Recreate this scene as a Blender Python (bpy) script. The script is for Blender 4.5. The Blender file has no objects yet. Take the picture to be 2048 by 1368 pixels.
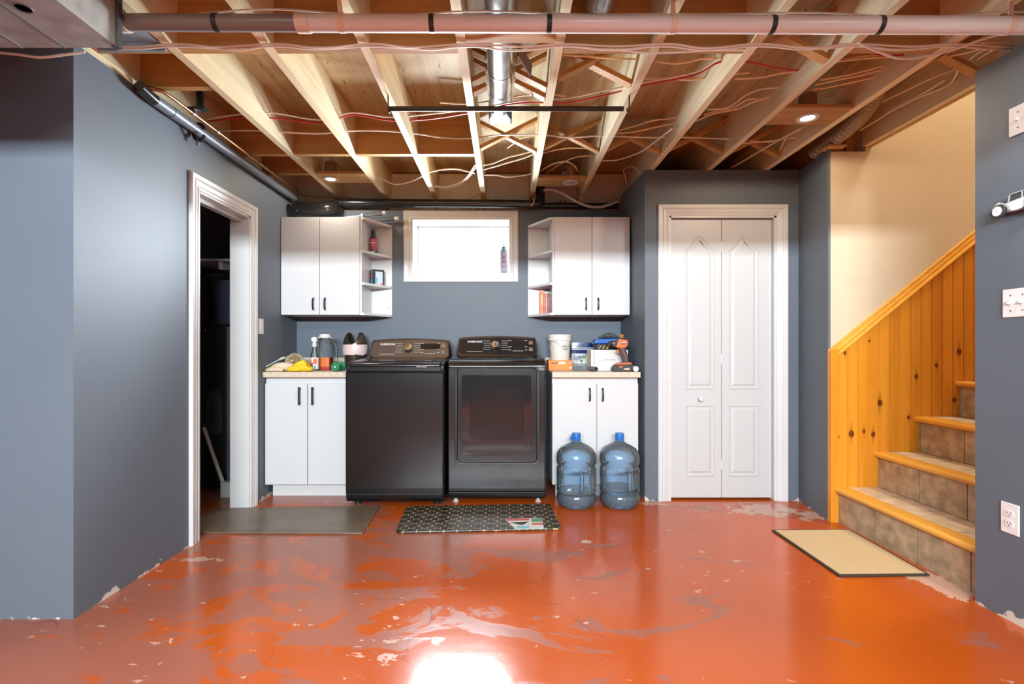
import bpy, bmesh, math, random
from mathutils import Vector, Matrix

random.seed(7)
SC = bpy.context.scene
COL = SC.collection

# ------------------------------------------------------------------ camera, light, exposure
CAM_H = 1.085
F = 1000.0              # focal length in pixels of the 2048 x 1368 frame
VX, VY = 1010.0, 694.0  # vanishing point of everything that runs straight away from the camera

cam = bpy.data.cameras.new('camera')
cam.sensor_width = 36.0
cam.lens = F / 2048.0 * 36.0
cam.shift_x = (1024 - VX) / 2048.0
cam.shift_y = (VY - 684) / 2048.0
cam.clip_start = 0.05
cam_ob = bpy.data.objects.new('camera', cam)
COL.objects.link(cam_ob)
cam_ob.location = (0, 0, CAM_H)
cam_ob.rotation_euler = (math.pi / 2, 0, 0)
SC.camera = cam_ob

SC.view_settings.view_transform = 'Standard'
SC.view_settings.look = 'None'
SC.view_settings.gamma = 1.0
SC.view_settings.use_curve_mapping = False
SC.view_settings.exposure = 0.0
SC.cycles.use_denoising = True
SC.cycles.max_bounces = 10
SC.cycles.diffuse_bounces = 5
SC.cycles.glossy_bounces = 4
SC.cycles.transmission_bounces = 6
SC.cycles.transparent_max_bounces = 16
SC.cycles.sample_clamp_indirect = 6.0
SC.cycles.caustics_reflective = False
SC.cycles.caustics_refractive = False

w = bpy.data.worlds.new('overcast_sky')
SC.world = w
w.use_nodes = True
w.node_tree.nodes['Background'].inputs[0].default_value = (0.92, 0.96, 1.0, 1)
w.node_tree.nodes['Background'].inputs[1].default_value = 1.5


def area(name, loc, rot, sx, sy, power, color, spread=math.pi):
    l = bpy.data.lights.new(name, 'AREA')
    l.shape = 'RECTANGLE'
    l.size, l.size_y = sx, sy
    l.energy = power
    l.color = color
    l.spread = spread
    o = bpy.data.objects.new(name, l)
    COL.objects.link(o)
    o.location = loc
    o.rotation_euler = rot
    return o


def spot(name, loc, power, color, angle=176, blend=0.12, radius=0.05):
    l = bpy.data.lights.new(name, 'SPOT')
    l.energy = power
    l.color = color
    l.spot_size = math.radians(angle)
    l.spot_blend = blend
    l.shadow_soft_size = radius
    o = bpy.data.objects.new(name, l)
    COL.objects.link(o)
    o.location = loc
    return o


COOL = (0.86, 0.935, 1.0)
WARM = (1.0, 0.80, 0.55)
# daylight coming in through the basement window
area('window_daylight', (-0.364, 4.44, 1.92), (math.radians(-90), 0, 0), 0.90, 0.56, 320, COOL)
# long shop light at the far end of the basement, behind the dropped beam
area('shop_light_glow_offscreen', (-0.2, -3.05, 2.19), (math.radians(90), 0, 0), 3.0, 0.05, 600, (0.84, 0.94, 1.0))
# upstairs lamp above the stairwell
area('stairwell_lamp_glow_offscreen', (3.3, 2.62, 4.7), (0, 0, 0), 0.5, 0.5, 78, (1.0, 0.90, 0.74))
# recessed ceiling lights of the basement (the fixtures are built further down)
POTS = [(-1.30, 3.73, 12, (1.0, 0.90, 0.76)), (1.655, 2.735, 20, WARM)]
WHITEL = (0.82, 0.93, 1.0)
POTS_BEHIND = [(-1.1, 0.9, 34, WHITEL), (0.45, 0.9, 34, WHITEL),
               (1.64, 0.9, 44, (0.95, 0.93, 0.88)), (-1.1, -1.9, 30, WHITEL), (0.9, -1.9, 30, WHITEL)]
for i, (x, y, p, c) in enumerate(POTS + POTS_BEHIND):
    spot('recessed_glow' if i < len(POTS) else 'recessed_glow_offscreen', (x, y, 2.315), p, c)


# ------------------------------------------------------------------ pixel to place
def PX(px, Y): return (px - VX) * Y / F
def PZ(py, Y): return CAM_H + (VY - py) * Y / F
def P(px, py, Y): return Vector((PX(px, Y), Y, PZ(py, Y)))
def PH(px, py, z):
    Y = (z - CAM_H) / (VY - py) * F
    return Vector((PX(px, Y), Y, z))


# ------------------------------------------------------------------ materials
MATS = {}
def new_mat(name):
    m = bpy.data.materials.new(name)
    m.use_nodes = True
    MATS[name] = m
    nt = m.node_tree
    return m, nt, nt.nodes['Principled BSDF']


def setp(b, **k):
    names = {'color': 'Base Color', 'rough': 'Roughness', 'metal': 'Metallic', 'spec': 'Specular IOR Level',
             'coat': 'Coat Weight', 'coat_rough': 'Coat Roughness', 'trans': 'Transmission Weight', 'ior': 'IOR',
             'alpha': 'Alpha', 'emit': 'Emission Strength', 'emit_color': 'Emission Color', 'sss': 'Subsurface Weight'}
    for q, v in k.items():
        if q in ('color', 'emit_color'):
            v = (v[0], v[1], v[2], 1)
        b.inputs[names[q]].default_value = v


def flat(name, color, rough=0.5, metal=0.0, bump=0.0, bscale=60.0, var=0.0, **k):
    """plain procedural material; var mottles the colour a little, bump gives a fine relief"""
    m, nt, b = new_mat(name)
    setp(b, color=color, rough=rough, metal=metal, **k)
    if var or bump:
        tc = nt.nodes.new('ShaderNodeTexCoord')
        n = nt.nodes.new('ShaderNodeTexNoise')
        n.inputs['Scale'].default_value = bscale
        n.inputs['Detail'].default_value = 4
        nt.links.new(tc.outputs['Object'], n.inputs['Vector'])
        if var:
            r = nt.nodes.new('ShaderNodeValToRGB')
            r.color_ramp.elements[0].position = 0.3
            r.color_ramp.elements[1].position = 0.7
            r.color_ramp.elements[0].color = [c * (1 - var) for c in color] + [1]
            r.color_ramp.elements[1].color = [min(1, c * (1 + var)) for c in color] + [1]
            nt.links.new(n.outputs['Fac'], r.inputs['Fac'])
            nt.links.new(r.outputs['Color'], b.inputs['Base Color'])
        if bump:
            bp = nt.nodes.new('ShaderNodeBump')
            bp.inputs['Strength'].default_value = bump
            bp.inputs['Distance'].default_value = 0.004
            nt.links.new(n.outputs['Fac'], bp.inputs['Height'])
            nt.links.new(bp.outputs['Normal'], b.inputs['Normal'])
    return m


def math_node(nt, op, a, b=None, clamp=False):
    n = nt.nodes.new('ShaderNodeMath')
    n.operation = op
    n.use_clamp = clamp
    for i, v in enumerate((a, b)):
        if v is None:
            continue
        if isinstance(v, (int, float)):
            n.inputs[i].default_value = v
        else:
            nt.links.new(v, n.inputs[i])
    return n.outputs[0]


def mix_col(nt, fac, a, b):
    n = nt.nodes.new('ShaderNodeMix')
    n.data_type = 'RGBA'
    for idx, v in ((0, fac), (6, a), (7, b)):
        if isinstance(v, (int, float)):
            n.inputs[idx].default_value = v
        elif isinstance(v, (tuple, list)):
            n.inputs[idx].default_value = (v[0], v[1], v[2], 1)
        else:
            nt.links.new(v, n.inputs[idx])
    return n.outputs[2]


def ramp(nt, fac, p0, p1):
    n = nt.nodes.new('ShaderNodeMapRange')
    n.inputs[1].default_value = p0
    n.inputs[2].default_value = p1
    n.clamp = True
    nt.links.new(fac, n.inputs[0])
    return n.outputs[0]


def noise(nt, vec, scale, detail=4, rough=0.55, dist=0.0):
    n = nt.nodes.new('ShaderNodeTexNoise')
    n.inputs['Scale'].default_value = scale
    n.inputs['Detail'].default_value = detail
    n.inputs['Roughness'].default_value = rough
    n.inputs['Distortion'].default_value = dist
    nt.links.new(vec, n.inputs['Vector'])
    return n.outputs['Fac']


def mapping(nt, vec, scale=(1, 1, 1), loc=(0, 0, 0)):
    n = nt.nodes.new('ShaderNodeMapping')
    n.inputs['Scale'].default_value = scale
    n.inputs['Location'].default_value = loc
    nt.links.new(vec, n.inputs['Vector'])
    return n.outputs[0]


def wood(name, c0, c1, axis='Y', rough=0.6, spread=6.0, knots=None, spec=0.3, rnd=0.25, coat=0.0):
    m, nt, b = new_mat(name)
    geo = nt.nodes.new('ShaderNodeNewGeometry')
    info = nt.nodes.new('ShaderNodeObjectInfo')
    s = [spread * 6, spread * 6, spread * 6]
    s['XYZ'.index(axis)] = spread * 0.35
    off = nt.nodes.new('ShaderNodeVectorMath')
    off.operation = 'ADD'
    comb = nt.nodes.new('ShaderNodeCombineXYZ')
    r10 = math_node(nt, 'MULTIPLY', info.outputs['Random'], 9.0)
    for i in range(3):
        nt.links.new(r10, comb.inputs[i])
    nt.links.new(geo.outputs['Position'], off.inputs[0])
    nt.links.new(comb.outputs[0], off.inputs[1])
    v = mapping(nt, off.outputs[0], s)
    g = noise(nt, v, 1.0, 6, 0.6, 0.6)
    fine = noise(nt, mapping(nt, off.outputs[0], [q * 4 for q in s]), 1.0, 3, 0.6)
    f = math_node(nt, 'ADD', math_node(nt, 'MULTIPLY', ramp(nt, g, 0.3, 0.7), 0.75), math_node(nt, 'MULTIPLY', fine, 0.25))
    col = mix_col(nt, f, c0, c1)
    dk = math_node(nt, 'ADD', math_node(nt, 'MULTIPLY', info.outputs['Random'], rnd), 1 - rnd * 0.6)
    mul = nt.nodes.new('ShaderNodeVectorMath')
    mul.operation = 'SCALE'
    nt.links.new(col, mul.inputs[0])
    nt.links.new(dk, mul.inputs['Scale'])
    out = mul.outputs[0]
    if knots:
        for (kx, kz, kr) in knots:
            sub = nt.nodes.new('ShaderNodeVectorMath')
            sub.operation = 'SUBTRACT'
            nt.links.new(geo.outputs['Position'], sub.inputs[0])
            sub.inputs[1].default_value = (kx, 3.09, kz); kr *= 1.25
            mp = mapping(nt, sub.outputs[0], (1.0, 0.05, 0.75))
            ln = nt.nodes.new('ShaderNodeVectorMath')
            ln.operation = 'LENGTH'
            nt.links.new(mp, ln.inputs[0])
            k = ramp(nt, ln.outputs['Value'], kr * 1.15, kr * 0.75)
            out = mix_col(nt, k, out, (0.10, 0.022, 0.006))
            mp2 = mapping(nt, sub.outputs[0], (1.0, 0.05, 0.16))
            ln2 = nt.nodes.new('ShaderNodeVectorMath')
            ln2.operation = 'LENGTH'
            nt.links.new(mp2, ln2.inputs[0])
            k2 = math_node(nt, 'MULTIPLY', ramp(nt, ln2.outputs['Value'], kr * 0.9, kr * 0.1), 0.6)
            out = mix_col(nt, k2, out, (0.20, 0.055, 0.010))
    nt.links.new(out, b.inputs['Base Color'])
    bp = nt.nodes.new('ShaderNodeBump')
    bp.inputs['Strength'].default_value = 0.15
    bp.inputs['Distance'].default_value = 0.003
    nt.links.new(fine, bp.inputs['Height'])
    nt.links.new(bp.outputs['Normal'], b.inputs['Normal'])
    setp(b, rough=rough, spec=spec, coat=coat)
    return m


def clear_mat(name, tint, gloss_rough=0.03, haze=0.0, ior=1.45):
    """thin clear plastic or glass: tinted see-through surface with a Fresnel sheen"""
    m = bpy.data.materials.new(name)
    m.use_nodes = True
    MATS[name] = m
    nt = m.node_tree
    nt.nodes.clear()
    out = nt.nodes.new('ShaderNodeOutputMaterial')
    tr = nt.nodes.new('ShaderNodeBsdfTransparent')
    tr.inputs[0].default_value = (*tint, 1)
    gl = nt.nodes.new('ShaderNodeBsdfGlossy')
    gl.inputs['Roughness'].default_value = gloss_rough
    df = nt.nodes.new('ShaderNodeBsdfDiffuse')
    df.inputs[0].default_value = (*[min(1, t * 0.9) for t in tint], 1)
    fr = nt.nodes.new('ShaderNodeFresnel')
    fr.inputs['IOR'].default_value = ior
    m1 = nt.nodes.new('ShaderNodeMixShader')
    m1.inputs[0].default_value = haze
    nt.links.new(tr.outputs[0], m1.inputs[1])
    nt.links.new(df.outputs[0], m1.inputs[2])
    m2 = nt.nodes.new('ShaderNodeMixShader')
    nt.links.new(fr.outputs[0], m2.inputs[0])
    nt.links.new(m1.outputs[0], m2.inputs[1])
    nt.links.new(gl.outputs[0], m2.inputs[2])
    nt.links.new(m2.outputs[0], out.inputs[0])
    return m


def wall_paint(name, c, rough=0.5):
    m, nt, b = new_mat(name)
    geo = nt.nodes.new('ShaderNodeNewGeometry')
    n = noise(nt, geo.outputs['Position'], 2.5, 3)
    col = mix_col(nt, n, [q * 0.93 for q in c], [q * 1.07 for q in c])
    # scuffs: rare pale nicks where the paint is rubbed through
    nk = noise(nt, mapping(nt, geo.outputs['Position'], (1, 1, 0.6)), 34, 2, 0.5)
    fac = ramp(nt, nk, 0.775, 0.80)
    sep = nt.nodes.new('ShaderNodeSeparateXYZ')
    nt.links.new(geo.outputs['Position'], sep.inputs[0])
    low = ramp(nt, sep.outputs[2], 0.5, 0.05)
    col = mix_col(nt, math_node(nt, 'MULTIPLY', math_node(nt, 'MULTIPLY', fac, low), 0.6), col, (0.55, 0.53, 0.5))
    # paint chipped off along the floor line
    ch = noise(nt, mapping(nt, geo.outputs['Position'], (1, 1, 1.2), (3.1, 0.4, 0)), 7.5, 5, 0.6)
    edge = math_node(nt, 'ADD', ch, math_node(nt, 'MULTIPLY', sep.outputs[2], -4.2))
    col = mix_col(nt, ramp(nt, edge, 0.50, 0.53), col, (0.66, 0.60, 0.53))
    nt.links.new(col, b.inputs['Base Color'])
    bn = noise(nt, geo.outputs['Position'], 90, 2)
    bp = nt.nodes.new('ShaderNodeBump')
    bp.inputs['Strength'].default_value = 0.06
    bp.inputs['Distance'].default_value = 0.003
    nt.links.new(bn, bp.inputs['Height'])
    nt.links.new(bp.outputs['Normal'], b.inputs['Normal'])
    setp(b, rough=rough, spec=0.4)
    return m


BLUE = wall_paint('blue_grey_wall_paint', (0.118, 0.143, 0.175), 0.55)
DARKBLUE = wall_paint('closet_navy_paint', (0.12, 0.16, 0.22), 0.5)
BEIGE = flat('beige_wall_paint', (0.60, 0.51, 0.375), 0.6, var=0.03, bscale=3, bump=0.05)
WHITE = flat('white_trim_paint', (0.64, 0.65, 0.65), 0.35, var=0.03, bscale=4)
DOORW = flat('white_door_paint', (0.55, 0.56, 0.565), 0.38, bump=0.04, bscale=120)
CABW = flat('white_laminate', (0.62, 0.63, 0.635), 0.33)
BLACKM = flat('black_metal', (0.014, 0.014, 0.015), 0.35)
BLACKP = flat('black_plastic', (0.017, 0.017, 0.018), 0.45)
VOID = flat('dark_hole', (0.004, 0.004, 0.004), 0.9)
CHROME = flat('chrome', (0.75, 0.75, 0.76), 0.12, 1.0)
GALV = flat('galvanised_steel', (0.56, 0.57, 0.57), 0.26, 0.9, var=0.25, bscale=14)
DUCT = flat('dull_duct_sheet', (0.46, 0.46, 0.43), 0.45, 0.35, var=0.30, bscale=9)
COPPER = flat('aged_copper', (0.42, 0.19, 0.09), 0.35, 0.9, var=0.3, bscale=20)
STEELBLK = flat('black_stainless', (0.052, 0.051, 0.052), 0.21, 0.85)
STEELDK = flat('black_stainless_side', (0.020, 0.020, 0.021), 0.28, 0.5)
CONSRIM = flat('console_rim_reflection', (0.19, 0.145, 0.12), 0.16, 0.9)  # black stainless rim; brown reflection of the ceiling painted into the colour
CONSOLE = flat('console_face', (0.17, 0.125, 0.098), 0.24, 0.6)  # brown of the reflected ceiling is painted into the face too
GLASSBLK = flat('smoked_door_glass', (0.016, 0.016, 0.018), 0.06, 0.0, spec=0.8)
PRINTW = flat('white_print', (0.72, 0.72, 0.72), 0.5)
PRINTG = flat('grey_print', (0.30, 0.29, 0.28), 0.5)
DISPLAY = flat('dark_display', (0.008, 0.008, 0.009), 0.12)
JOIST = wood('pine_joist', (0.62, 0.485, 0.27), (0.85, 0.75, 0.52), 'Y', 0.65, 4.0)
BLOCK = wood('pine_blocking', (0.38, 0.185, 0.055), (0.58, 0.33, 0.12), 'X', 0.65, 4.0)
SUBFL = wood('plywood_subfloor', (0.27, 0.165, 0.06), (0.58, 0.43, 0.22), 'Y', 0.6, 2.0)
STUD = wood('pine_stud', (0.50, 0.27, 0.10), (0.72, 0.46, 0.2), 'Z', 0.65, 4.0)
PVC = flat('pinkish_white_pvc', (0.76, 0.76, 0.75), 0.32)
PVCD = flat('grey_brown_pvc', (0.22, 0.19, 0.18), 0.35)
PVCBEIGE = flat('cream_pvc_fitting', (0.74, 0.62, 0.50), 0.4)
ABS = flat('black_abs_pipe', (0.012, 0.012, 0.013), 0.25)
CABLEW = flat('white_cable_sheath', (0.80, 0.74, 0.66), 0.5)
CABLER = flat('red_cable_sheath', (0.50, 0.015, 0.02), 0.45)
CABLEWARM = flat('warm_lit_cable_sheath', (0.86, 0.70, 0.47), 0.5)  # white sheath with the orange light of the bays painted in
FOAM = flat('foam_board', (0.60, 0.57, 0.53), 0.8, var=0.08, bscale=5)
COUNTER = flat('beige_laminate_top', (0.62, 0.52, 0.40), 0.38, var=0.12, bscale=38)
NOSE = wood('honey_pine_nosing', (0.66, 0.29, 0.035), (0.80, 0.42, 0.07), 'Y', 0.28, 3.0, coat=0.3, rnd=0.08)
KN = [(PX(a, 3.095), PZ(b_, 3.095), r) for a, b_, r in (
    (1691, 706, .008), (1741, 682, .004), (1761, 806, .013), (1834, 753, .010), (1874.5, 731, .009),
    (1920, 703, .013), (1911, 800, .009), (1818.6, 835, .008), (1677, 874, .008), (1704, 868, .014),
    (1729, 863, .008), (1747.6, 869, .011))]
PINE = wood('honey_pine_board', (0.58, 0.20, 0.012), (0.74, 0.32, 0.03), 'Z', 0.30, 2.2, KN, coat=0.25, rnd=0.14)
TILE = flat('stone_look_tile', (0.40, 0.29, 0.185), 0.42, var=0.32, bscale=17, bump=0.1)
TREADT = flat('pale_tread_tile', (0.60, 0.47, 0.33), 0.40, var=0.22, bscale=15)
GROUT = flat('tile_grout', (0.10, 0.07, 0.045), 0.8)
FLEX = flat('brown_flex_duct', (0.30, 0.19, 0.11), 0.4, 0.4)
LENS_ON = flat('lit_lamp_lens', (1, 1, 1), 0.4, emit=14.0, emit_color=(1.0, 0.88, 0.66))
LENS_OFF = flat('lamp_lens', (0.45, 0.45, 0.46), 0.35)
GLASS = clear_mat('window_glass', (0.97, 0.98, 0.98), 0.02)


def floor_mat():
    m, nt, b = new_mat('red_painted_concrete')
    geo = nt.nodes.new('ShaderNodeNewGeometry')
    pos = geo.outputs['Position']
    sep = nt.nodes.new('ShaderNodeSeparateXYZ')
    nt.links.new(pos, sep.inputs[0])
    base = mix_col(nt, noise(nt, pos, 1.3, 4), (0.41, 0.058, 0.007), (0.55, 0.106, 0.010))
    # dull, worn film: big torn-edged areas, more of them away from the stairs
    wn = noise(nt, mapping(nt, pos, (0.8, 1.5, 1), (4.2, 1.7, 0)), 1.7, 12, 0.66, 0.7)
    wx = ramp(nt, sep.outputs[0], 2.4, -2.4)
    wsum = math_node(nt, 'ADD', wn, math_node(nt, 'MULTIPLY', wx, 0.29))
    worn = ramp(nt, wsum, 0.672, 0.700)
    col = mix_col(nt, math_node(nt, 'MULTIPLY', worn, 0.80), base, (0.31, 0.110, 0.072))
    # small pale chips
    cn = noise(nt, mapping(nt, pos, (1, 1.8, 1), (0.3, 9.1, 0)), 10.5, 8, 0.62, 0.4)
    cn2 = noise(nt, mapping(nt, pos, (1, 1, 1), (7.7, 2.2, 0)), 1.6, 3, 0.5)
    chips = ramp(nt, math_node(nt, 'ADD', cn, math_node(nt, 'MULTIPLY', cn2, 0.35)), 0.842, 0.855)
    col = mix_col(nt, math_node(nt, 'MULTIPLY', chips, 0.8), col, (0.60, 0.36, 0.27))
    # bare concrete spots: by the closet door, the stair foot and one in the middle
    for (cx, cy, rx, ry, amt) in ((1.72, 3.33, .28, .16, .62), (1.98, 3.22, .18, .14, .6), (2.0, 2.28, .14, .18, .7),
                                  (0.44, 2.78, .055, .03, .9), (-1.55, 2.55, .16, .035, .6), (1.02, 3.47, .12, .06, .6)):
        s = nt.nodes.new('ShaderNodeVectorMath')
        s.operation = 'SUBTRACT'
        nt.links.new(pos, s.inputs[0])
        s.inputs[1].default_value = (cx, cy, 0)
        l = nt.nodes.new('ShaderNodeVectorMath')
        l.operation = 'LENGTH'
        nt.links.new(mapping(nt, s.outputs[0], (1 / rx, 1 / ry, 0.001)), l.inputs[0])
        n2 = noise(nt, pos, 13, 6, 0.62)
        q = math_node(nt, 'SUBTRACT', n2, math_node(nt, 'MULTIPLY', l.outputs['Value'], 0.28))
        col = mix_col(nt, math_node(nt, 'MULTIPLY', ramp(nt, q, 0.30, 0.33), amt), col, (0.62, 0.46, 0.36))
    # hairline scratches
    vo = nt.nodes.new('ShaderNodeTexVoronoi')
    vo.feature = 'DISTANCE_TO_EDGE'
    vo.inputs['Scale'].default_value = 0.9
    wob = nt.nodes.new('ShaderNodeTexNoise')
    wob.inputs['Scale'].default_value = 2.2
    wob.inputs['Detail'].default_value = 5
    nt.links.new(pos, wob.inputs['Vector'])
    wv = nt.nodes.new('ShaderNodeVectorMath')
    wv.operation = 'MULTIPLY_ADD'
    nt.links.new(wob.outputs['Color'], wv.inputs[0])
    wv.inputs[1].default_value = (.55, .55, 0)
    nt.links.new(pos, wv.inputs[2])
    nt.links.new(mapping(nt, wv.outputs[0], (1, 1, 0), (3.3, .7, 0)), vo.inputs['Vector'])
    crack = math_node(nt, 'MULTIPLY', ramp(nt, vo.outputs['Distance'], 0.0035, 0.001), ramp(nt, cn2, 0.45, 0.6))
    col = mix_col(nt, math_node(nt, 'MULTIPLY', crack, 0.5), col, (0.16, 0.03, 0.02))
    nt.links.new(col, b.inputs['Base Color'])
    r = math_node(nt, 'ADD', 0.17, math_node(nt, 'MULTIPLY', worn, 0.08))
    r = math_node(nt, 'ADD', r, math_node(nt, 'MULTIPLY', chips, 0.15))
    nt.links.new(r, b.inputs['Roughness'])
    bn = noise(nt, pos, 28, 5, 0.6)
    bn2 = noise(nt, pos, 3.0, 3, 0.5)
    h = math_node(nt, 'ADD', math_node(nt, 'MULTIPLY', bn, 0.25), bn2)
    h = math_node(nt, 'ADD', h, math_node(nt, 'MULTIPLY', worn, -0.10))
    bp = nt.nodes.new('ShaderNodeBump')
    bp.inputs['Strength'].default_value = 0.20
    bp.inputs['Distance'].default_value = 0.006
    nt.links.new(h, bp.inputs['Height'])
    nt.links.new(bp.outputs['Normal'], b.inputs['Normal'])
    setp(b, spec=0.55)
    return m


FLOOR = floor_mat()


def trellis_mat():
    m, nt, b = new_mat('dark_trellis_mat')
    tc = nt.nodes.new('ShaderNodeTexCoord')
    sep = nt.nodes.new('ShaderNodeSeparateXYZ')
    nt.links.new(tc.outputs['Object'], sep.inputs[0])
    k = 2 * math.pi / 0.078
    u = math_node(nt, 'MULTIPLY', sep.outputs[0], k)
    v = math_node(nt, 'MULTIPLY', math_node(nt, 'ADD', sep.outputs[1], 0.012), k)
    c = lambda q, f: math_node(nt, 'COSINE', math_node(nt, 'MULTIPLY', q, f))
    f1 = math_node(nt, 'ADD', c(u, 1), c(v, 1))
    f2 = math_node(nt, 'MULTIPLY', math_node(nt, 'SUBTRACT', 1.0, math_node(nt, 'MULTIPLY', c(u, 2), c(v, 2))), 0.42)
    f = math_node(nt, 'ABSOLUTE', math_node(nt, 'ADD', f1, f2))
    line = ramp(nt, f, 0.17, 0.09)
    col = mix_col(nt, line, (0.020, 0.015, 0.012), (0.55, 0.38, 0.18))
    nt.links.new(col, b.inputs['Base Color'])
    setp(b, rough=0.36, spec=0.5)
    bp = nt.nodes.new('ShaderNodeBump')
    bp.inputs['Strength'].default_value = 0.3
    bp.inputs['Distance'].default_value = 0.001
    nt.links.new(line, bp.inputs['Height'])
    nt.links.new(bp.outputs['Normal'], b.inputs['Normal'])
    return m


# ------------------------------------------------------------------ mesh helpers
def world_loc(o):
    v = Vector((0, 0, 0))
    while o is not None:
        v += o.location
        o = o.parent
    return v


def box_faces(a):
    return [(a, a + 3, a + 2, a + 1), (a + 4, a + 5, a + 6, a + 7), (a, a + 1, a + 5, a + 4),
            (a + 1, a + 2, a + 6, a + 5), (a + 2, a + 3, a + 7, a + 6), (a + 3, a, a + 4, a + 7)]


class MB:
    """collects shapes in room coordinates; build() links them as ONE mesh object"""
    def __init__(s):
        s.v, s.f = [], []

    def box(s, x0, x1, y0, y1, z0, z1):
        a = len(s.v)
        for z in (z0, z1):
            s.v += [(x0, y0, z), (x1, y0, z), (x1, y1, z), (x0, y1, z)]
        s.f += box_faces(a)
        return s

    def obox(s, c, size, rot):
        """box turned by a rotation matrix"""
        a = len(s.v)
        hx, hy, hz = size[0] / 2, size[1] / 2, size[2] / 2
        for z in (-hz, hz):
            for (x, y) in ((-hx, -hy), (hx, -hy), (hx, hy), (-hx, hy)):
                s.v.append(tuple(Vector(c) + rot @ Vector((x, y, z))))
        s.f += box_faces(a)
        return s

    def beam(s, p, q, w, h, up=(0, 0, 1)):
        """bar from p to q, w wide and h high"""
        p, q = Vector(p), Vector(q)
        d = q - p
        t = d.normalized()
        side = t.cross(Vector(up)).normalized()
        u = side.cross(t)
        rot = Matrix((side, t, u)).transposed()
        return s.obox((p + q) / 2, (w, d.length, h), rot)

    def prism(s, poly, a0, a1, axis):
        """polygon pushed along an axis; poly is given in the two other axes, in x, y, z order"""
        n = len(poly)
        b = len(s.v)
        for a in (a0, a1):
            for (p, q) in poly:
                s.v.append({'X': (a, p, q), 'Y': (p, a, q), 'Z': (p, q, a)}[axis])
        s.f.append(tuple(range(b, b + n)))
        s.f.append(tuple(range(b + 2 * n - 1, b + n - 1, -1)))
        for i in range(n):
            j = (i + 1) % n
            s.f.append((b + i, b + n + i, b + n + j, b + j))
        return s

    def loft(s, rings, cap0=True, cap1=True, closed=True):
        n = len(rings[0])
        b = len(s.v)
        for r in rings:
            s.v += [tuple(p) for p in r]
        for k in range(len(rings) - 1):
            for i in range(n if closed else n - 1):
                j = (i + 1) % n
                s.f.append((b + k * n + i, b + k * n + j, b + (k + 1) * n + j, b + (k + 1) * n + i))
        if cap0:
            s.f.append(tuple(range(b + n - 1, b - 1, -1)))
        if cap1:
            e = b + (len(rings) - 1) * n
            s.f.append(tuple(range(e, e + n)))
        return s

    def lathe(s, prof, c, n=24, axis='Z', sx=1.0, sy=1.0, cap0=True, cap1=True):
        rings = []
        for (r, h) in prof:
            ring = []
            for i in range(n):
                t = 2 * math.pi * i / n
                a, b_ = r * math.cos(t) * sx, r * math.sin(t) * sy
                if axis == 'Z':
                    p = (c[0] + a, c[1] + b_, c[2] + h)
                elif axis == 'Y':
                    p = (c[0] + a, c[1] + h, c[2] - b_)
                else:
                    p = (c[0] + h, c[1] + a, c[2] + b_)
                ring.append(p)
            rings.append(ring)
        return s.loft(rings, cap0, cap1)

    def tube(s, pts, r, n=8, caps=True):
        pts = [Vector(p) for p in pts]
        rings = []
        prev = None
        for i, p in enumerate(pts):
            t = (pts[min(i + 1, len(pts) - 1)] - pts[max(i - 1, 0)])
            t = t.normalized() if t.length > 1e-9 else Vector((1, 0, 0))
            if prev is None:
                ref = Vector((0, 0, 1)) if abs(t.z) < 0.9 else Vector((1, 0, 0))
                u = t.cross(ref).normalized()
            else:
                u = (prev - t * prev.dot(t)).normalized()
            prev = u
            v = t.cross(u)
            rr = r[i] if isinstance(r, (list, tuple)) else r
            rings.append([p + (u * math.cos(2 * math.pi * k / n) + v * math.sin(2 * math.pi * k / n)) * rr for k in range(n)])
        return s.loft(rings, caps, caps)

    def build(s, name, mat, parent=None, smooth=False, bevel=0.0, seg=2, sub=0, solid=0.0, angle=35):
        me = bpy.data.meshes.new(name)
        off = world_loc(parent) if parent else Vector((0, 0, 0))
        loc = Vector((0, 0, 0))
        if parent is None:   # put the origin at the base of the thing
            xs, ys, zs = zip(*s.v)
            loc = Vector(((min(xs) + max(xs)) / 2, (min(ys) + max(ys)) / 2, min(zs)))
        off = off + loc
        me.from_pydata([tuple(Vector(p) - off) for p in s.v], [], s.f)
        me.validate()
        bm = bmesh.new()
        bm.from_mesh(me)
        bmesh.ops.recalc_face_normals(bm, faces=bm.faces)
        bm.to_mesh(me)
        bm.free()
        me.materials.append(mat)
        o = bpy.data.objects.new(name, me)
        COL.objects.link(o)
        o.parent = parent
        o.location = loc
        if bevel:
            md = o.modifiers.new('bevel', 'BEVEL')
            md.width = bevel
            md.segments = seg
            md.limit_method = 'ANGLE'
            md.angle_limit = math.radians(angle)
            md.harden_normals = False
        if solid:
            md = o.modifiers.new('solid', 'SOLIDIFY')
            md.thickness = solid
            md.offset = -1
        if sub:
            md = o.modifiers.new('sub', 'SUBSURF')
            md.levels = sub
            md.render_levels = sub
        if smooth:
            for p in me.polygons:
                p.use_smooth = True
            if not sub:
                try:
                    me.set_sharp_from_angle(angle=math.radians(40))
                except Exception:
                    pass
        return o


def smooth_path(pts, k=6):
    pts = [Vector(p) for p in pts]
    out = []
    for i in range(len(pts) - 1):
        p0, p1, p2, p3 = pts[max(i - 1, 0)], pts[i], pts[i + 1], pts[min(i + 2, len(pts) - 1)]
        for j in range(k):
            t = j / k
            out.append(0.5 * ((2 * p1) + (p2 - p0) * t + (2 * p0 - 5 * p1 + 4 * p2 - p3) * t * t + (3 * p1 - p0 - 3 * p2 + p3) * t ** 3))
    out.append(pts[-1])
    return out


def tag(o, label, cat, group=None):
    o['label'] = label
    o['category'] = cat
    if group:
        o['group'] = group
    return o


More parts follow.
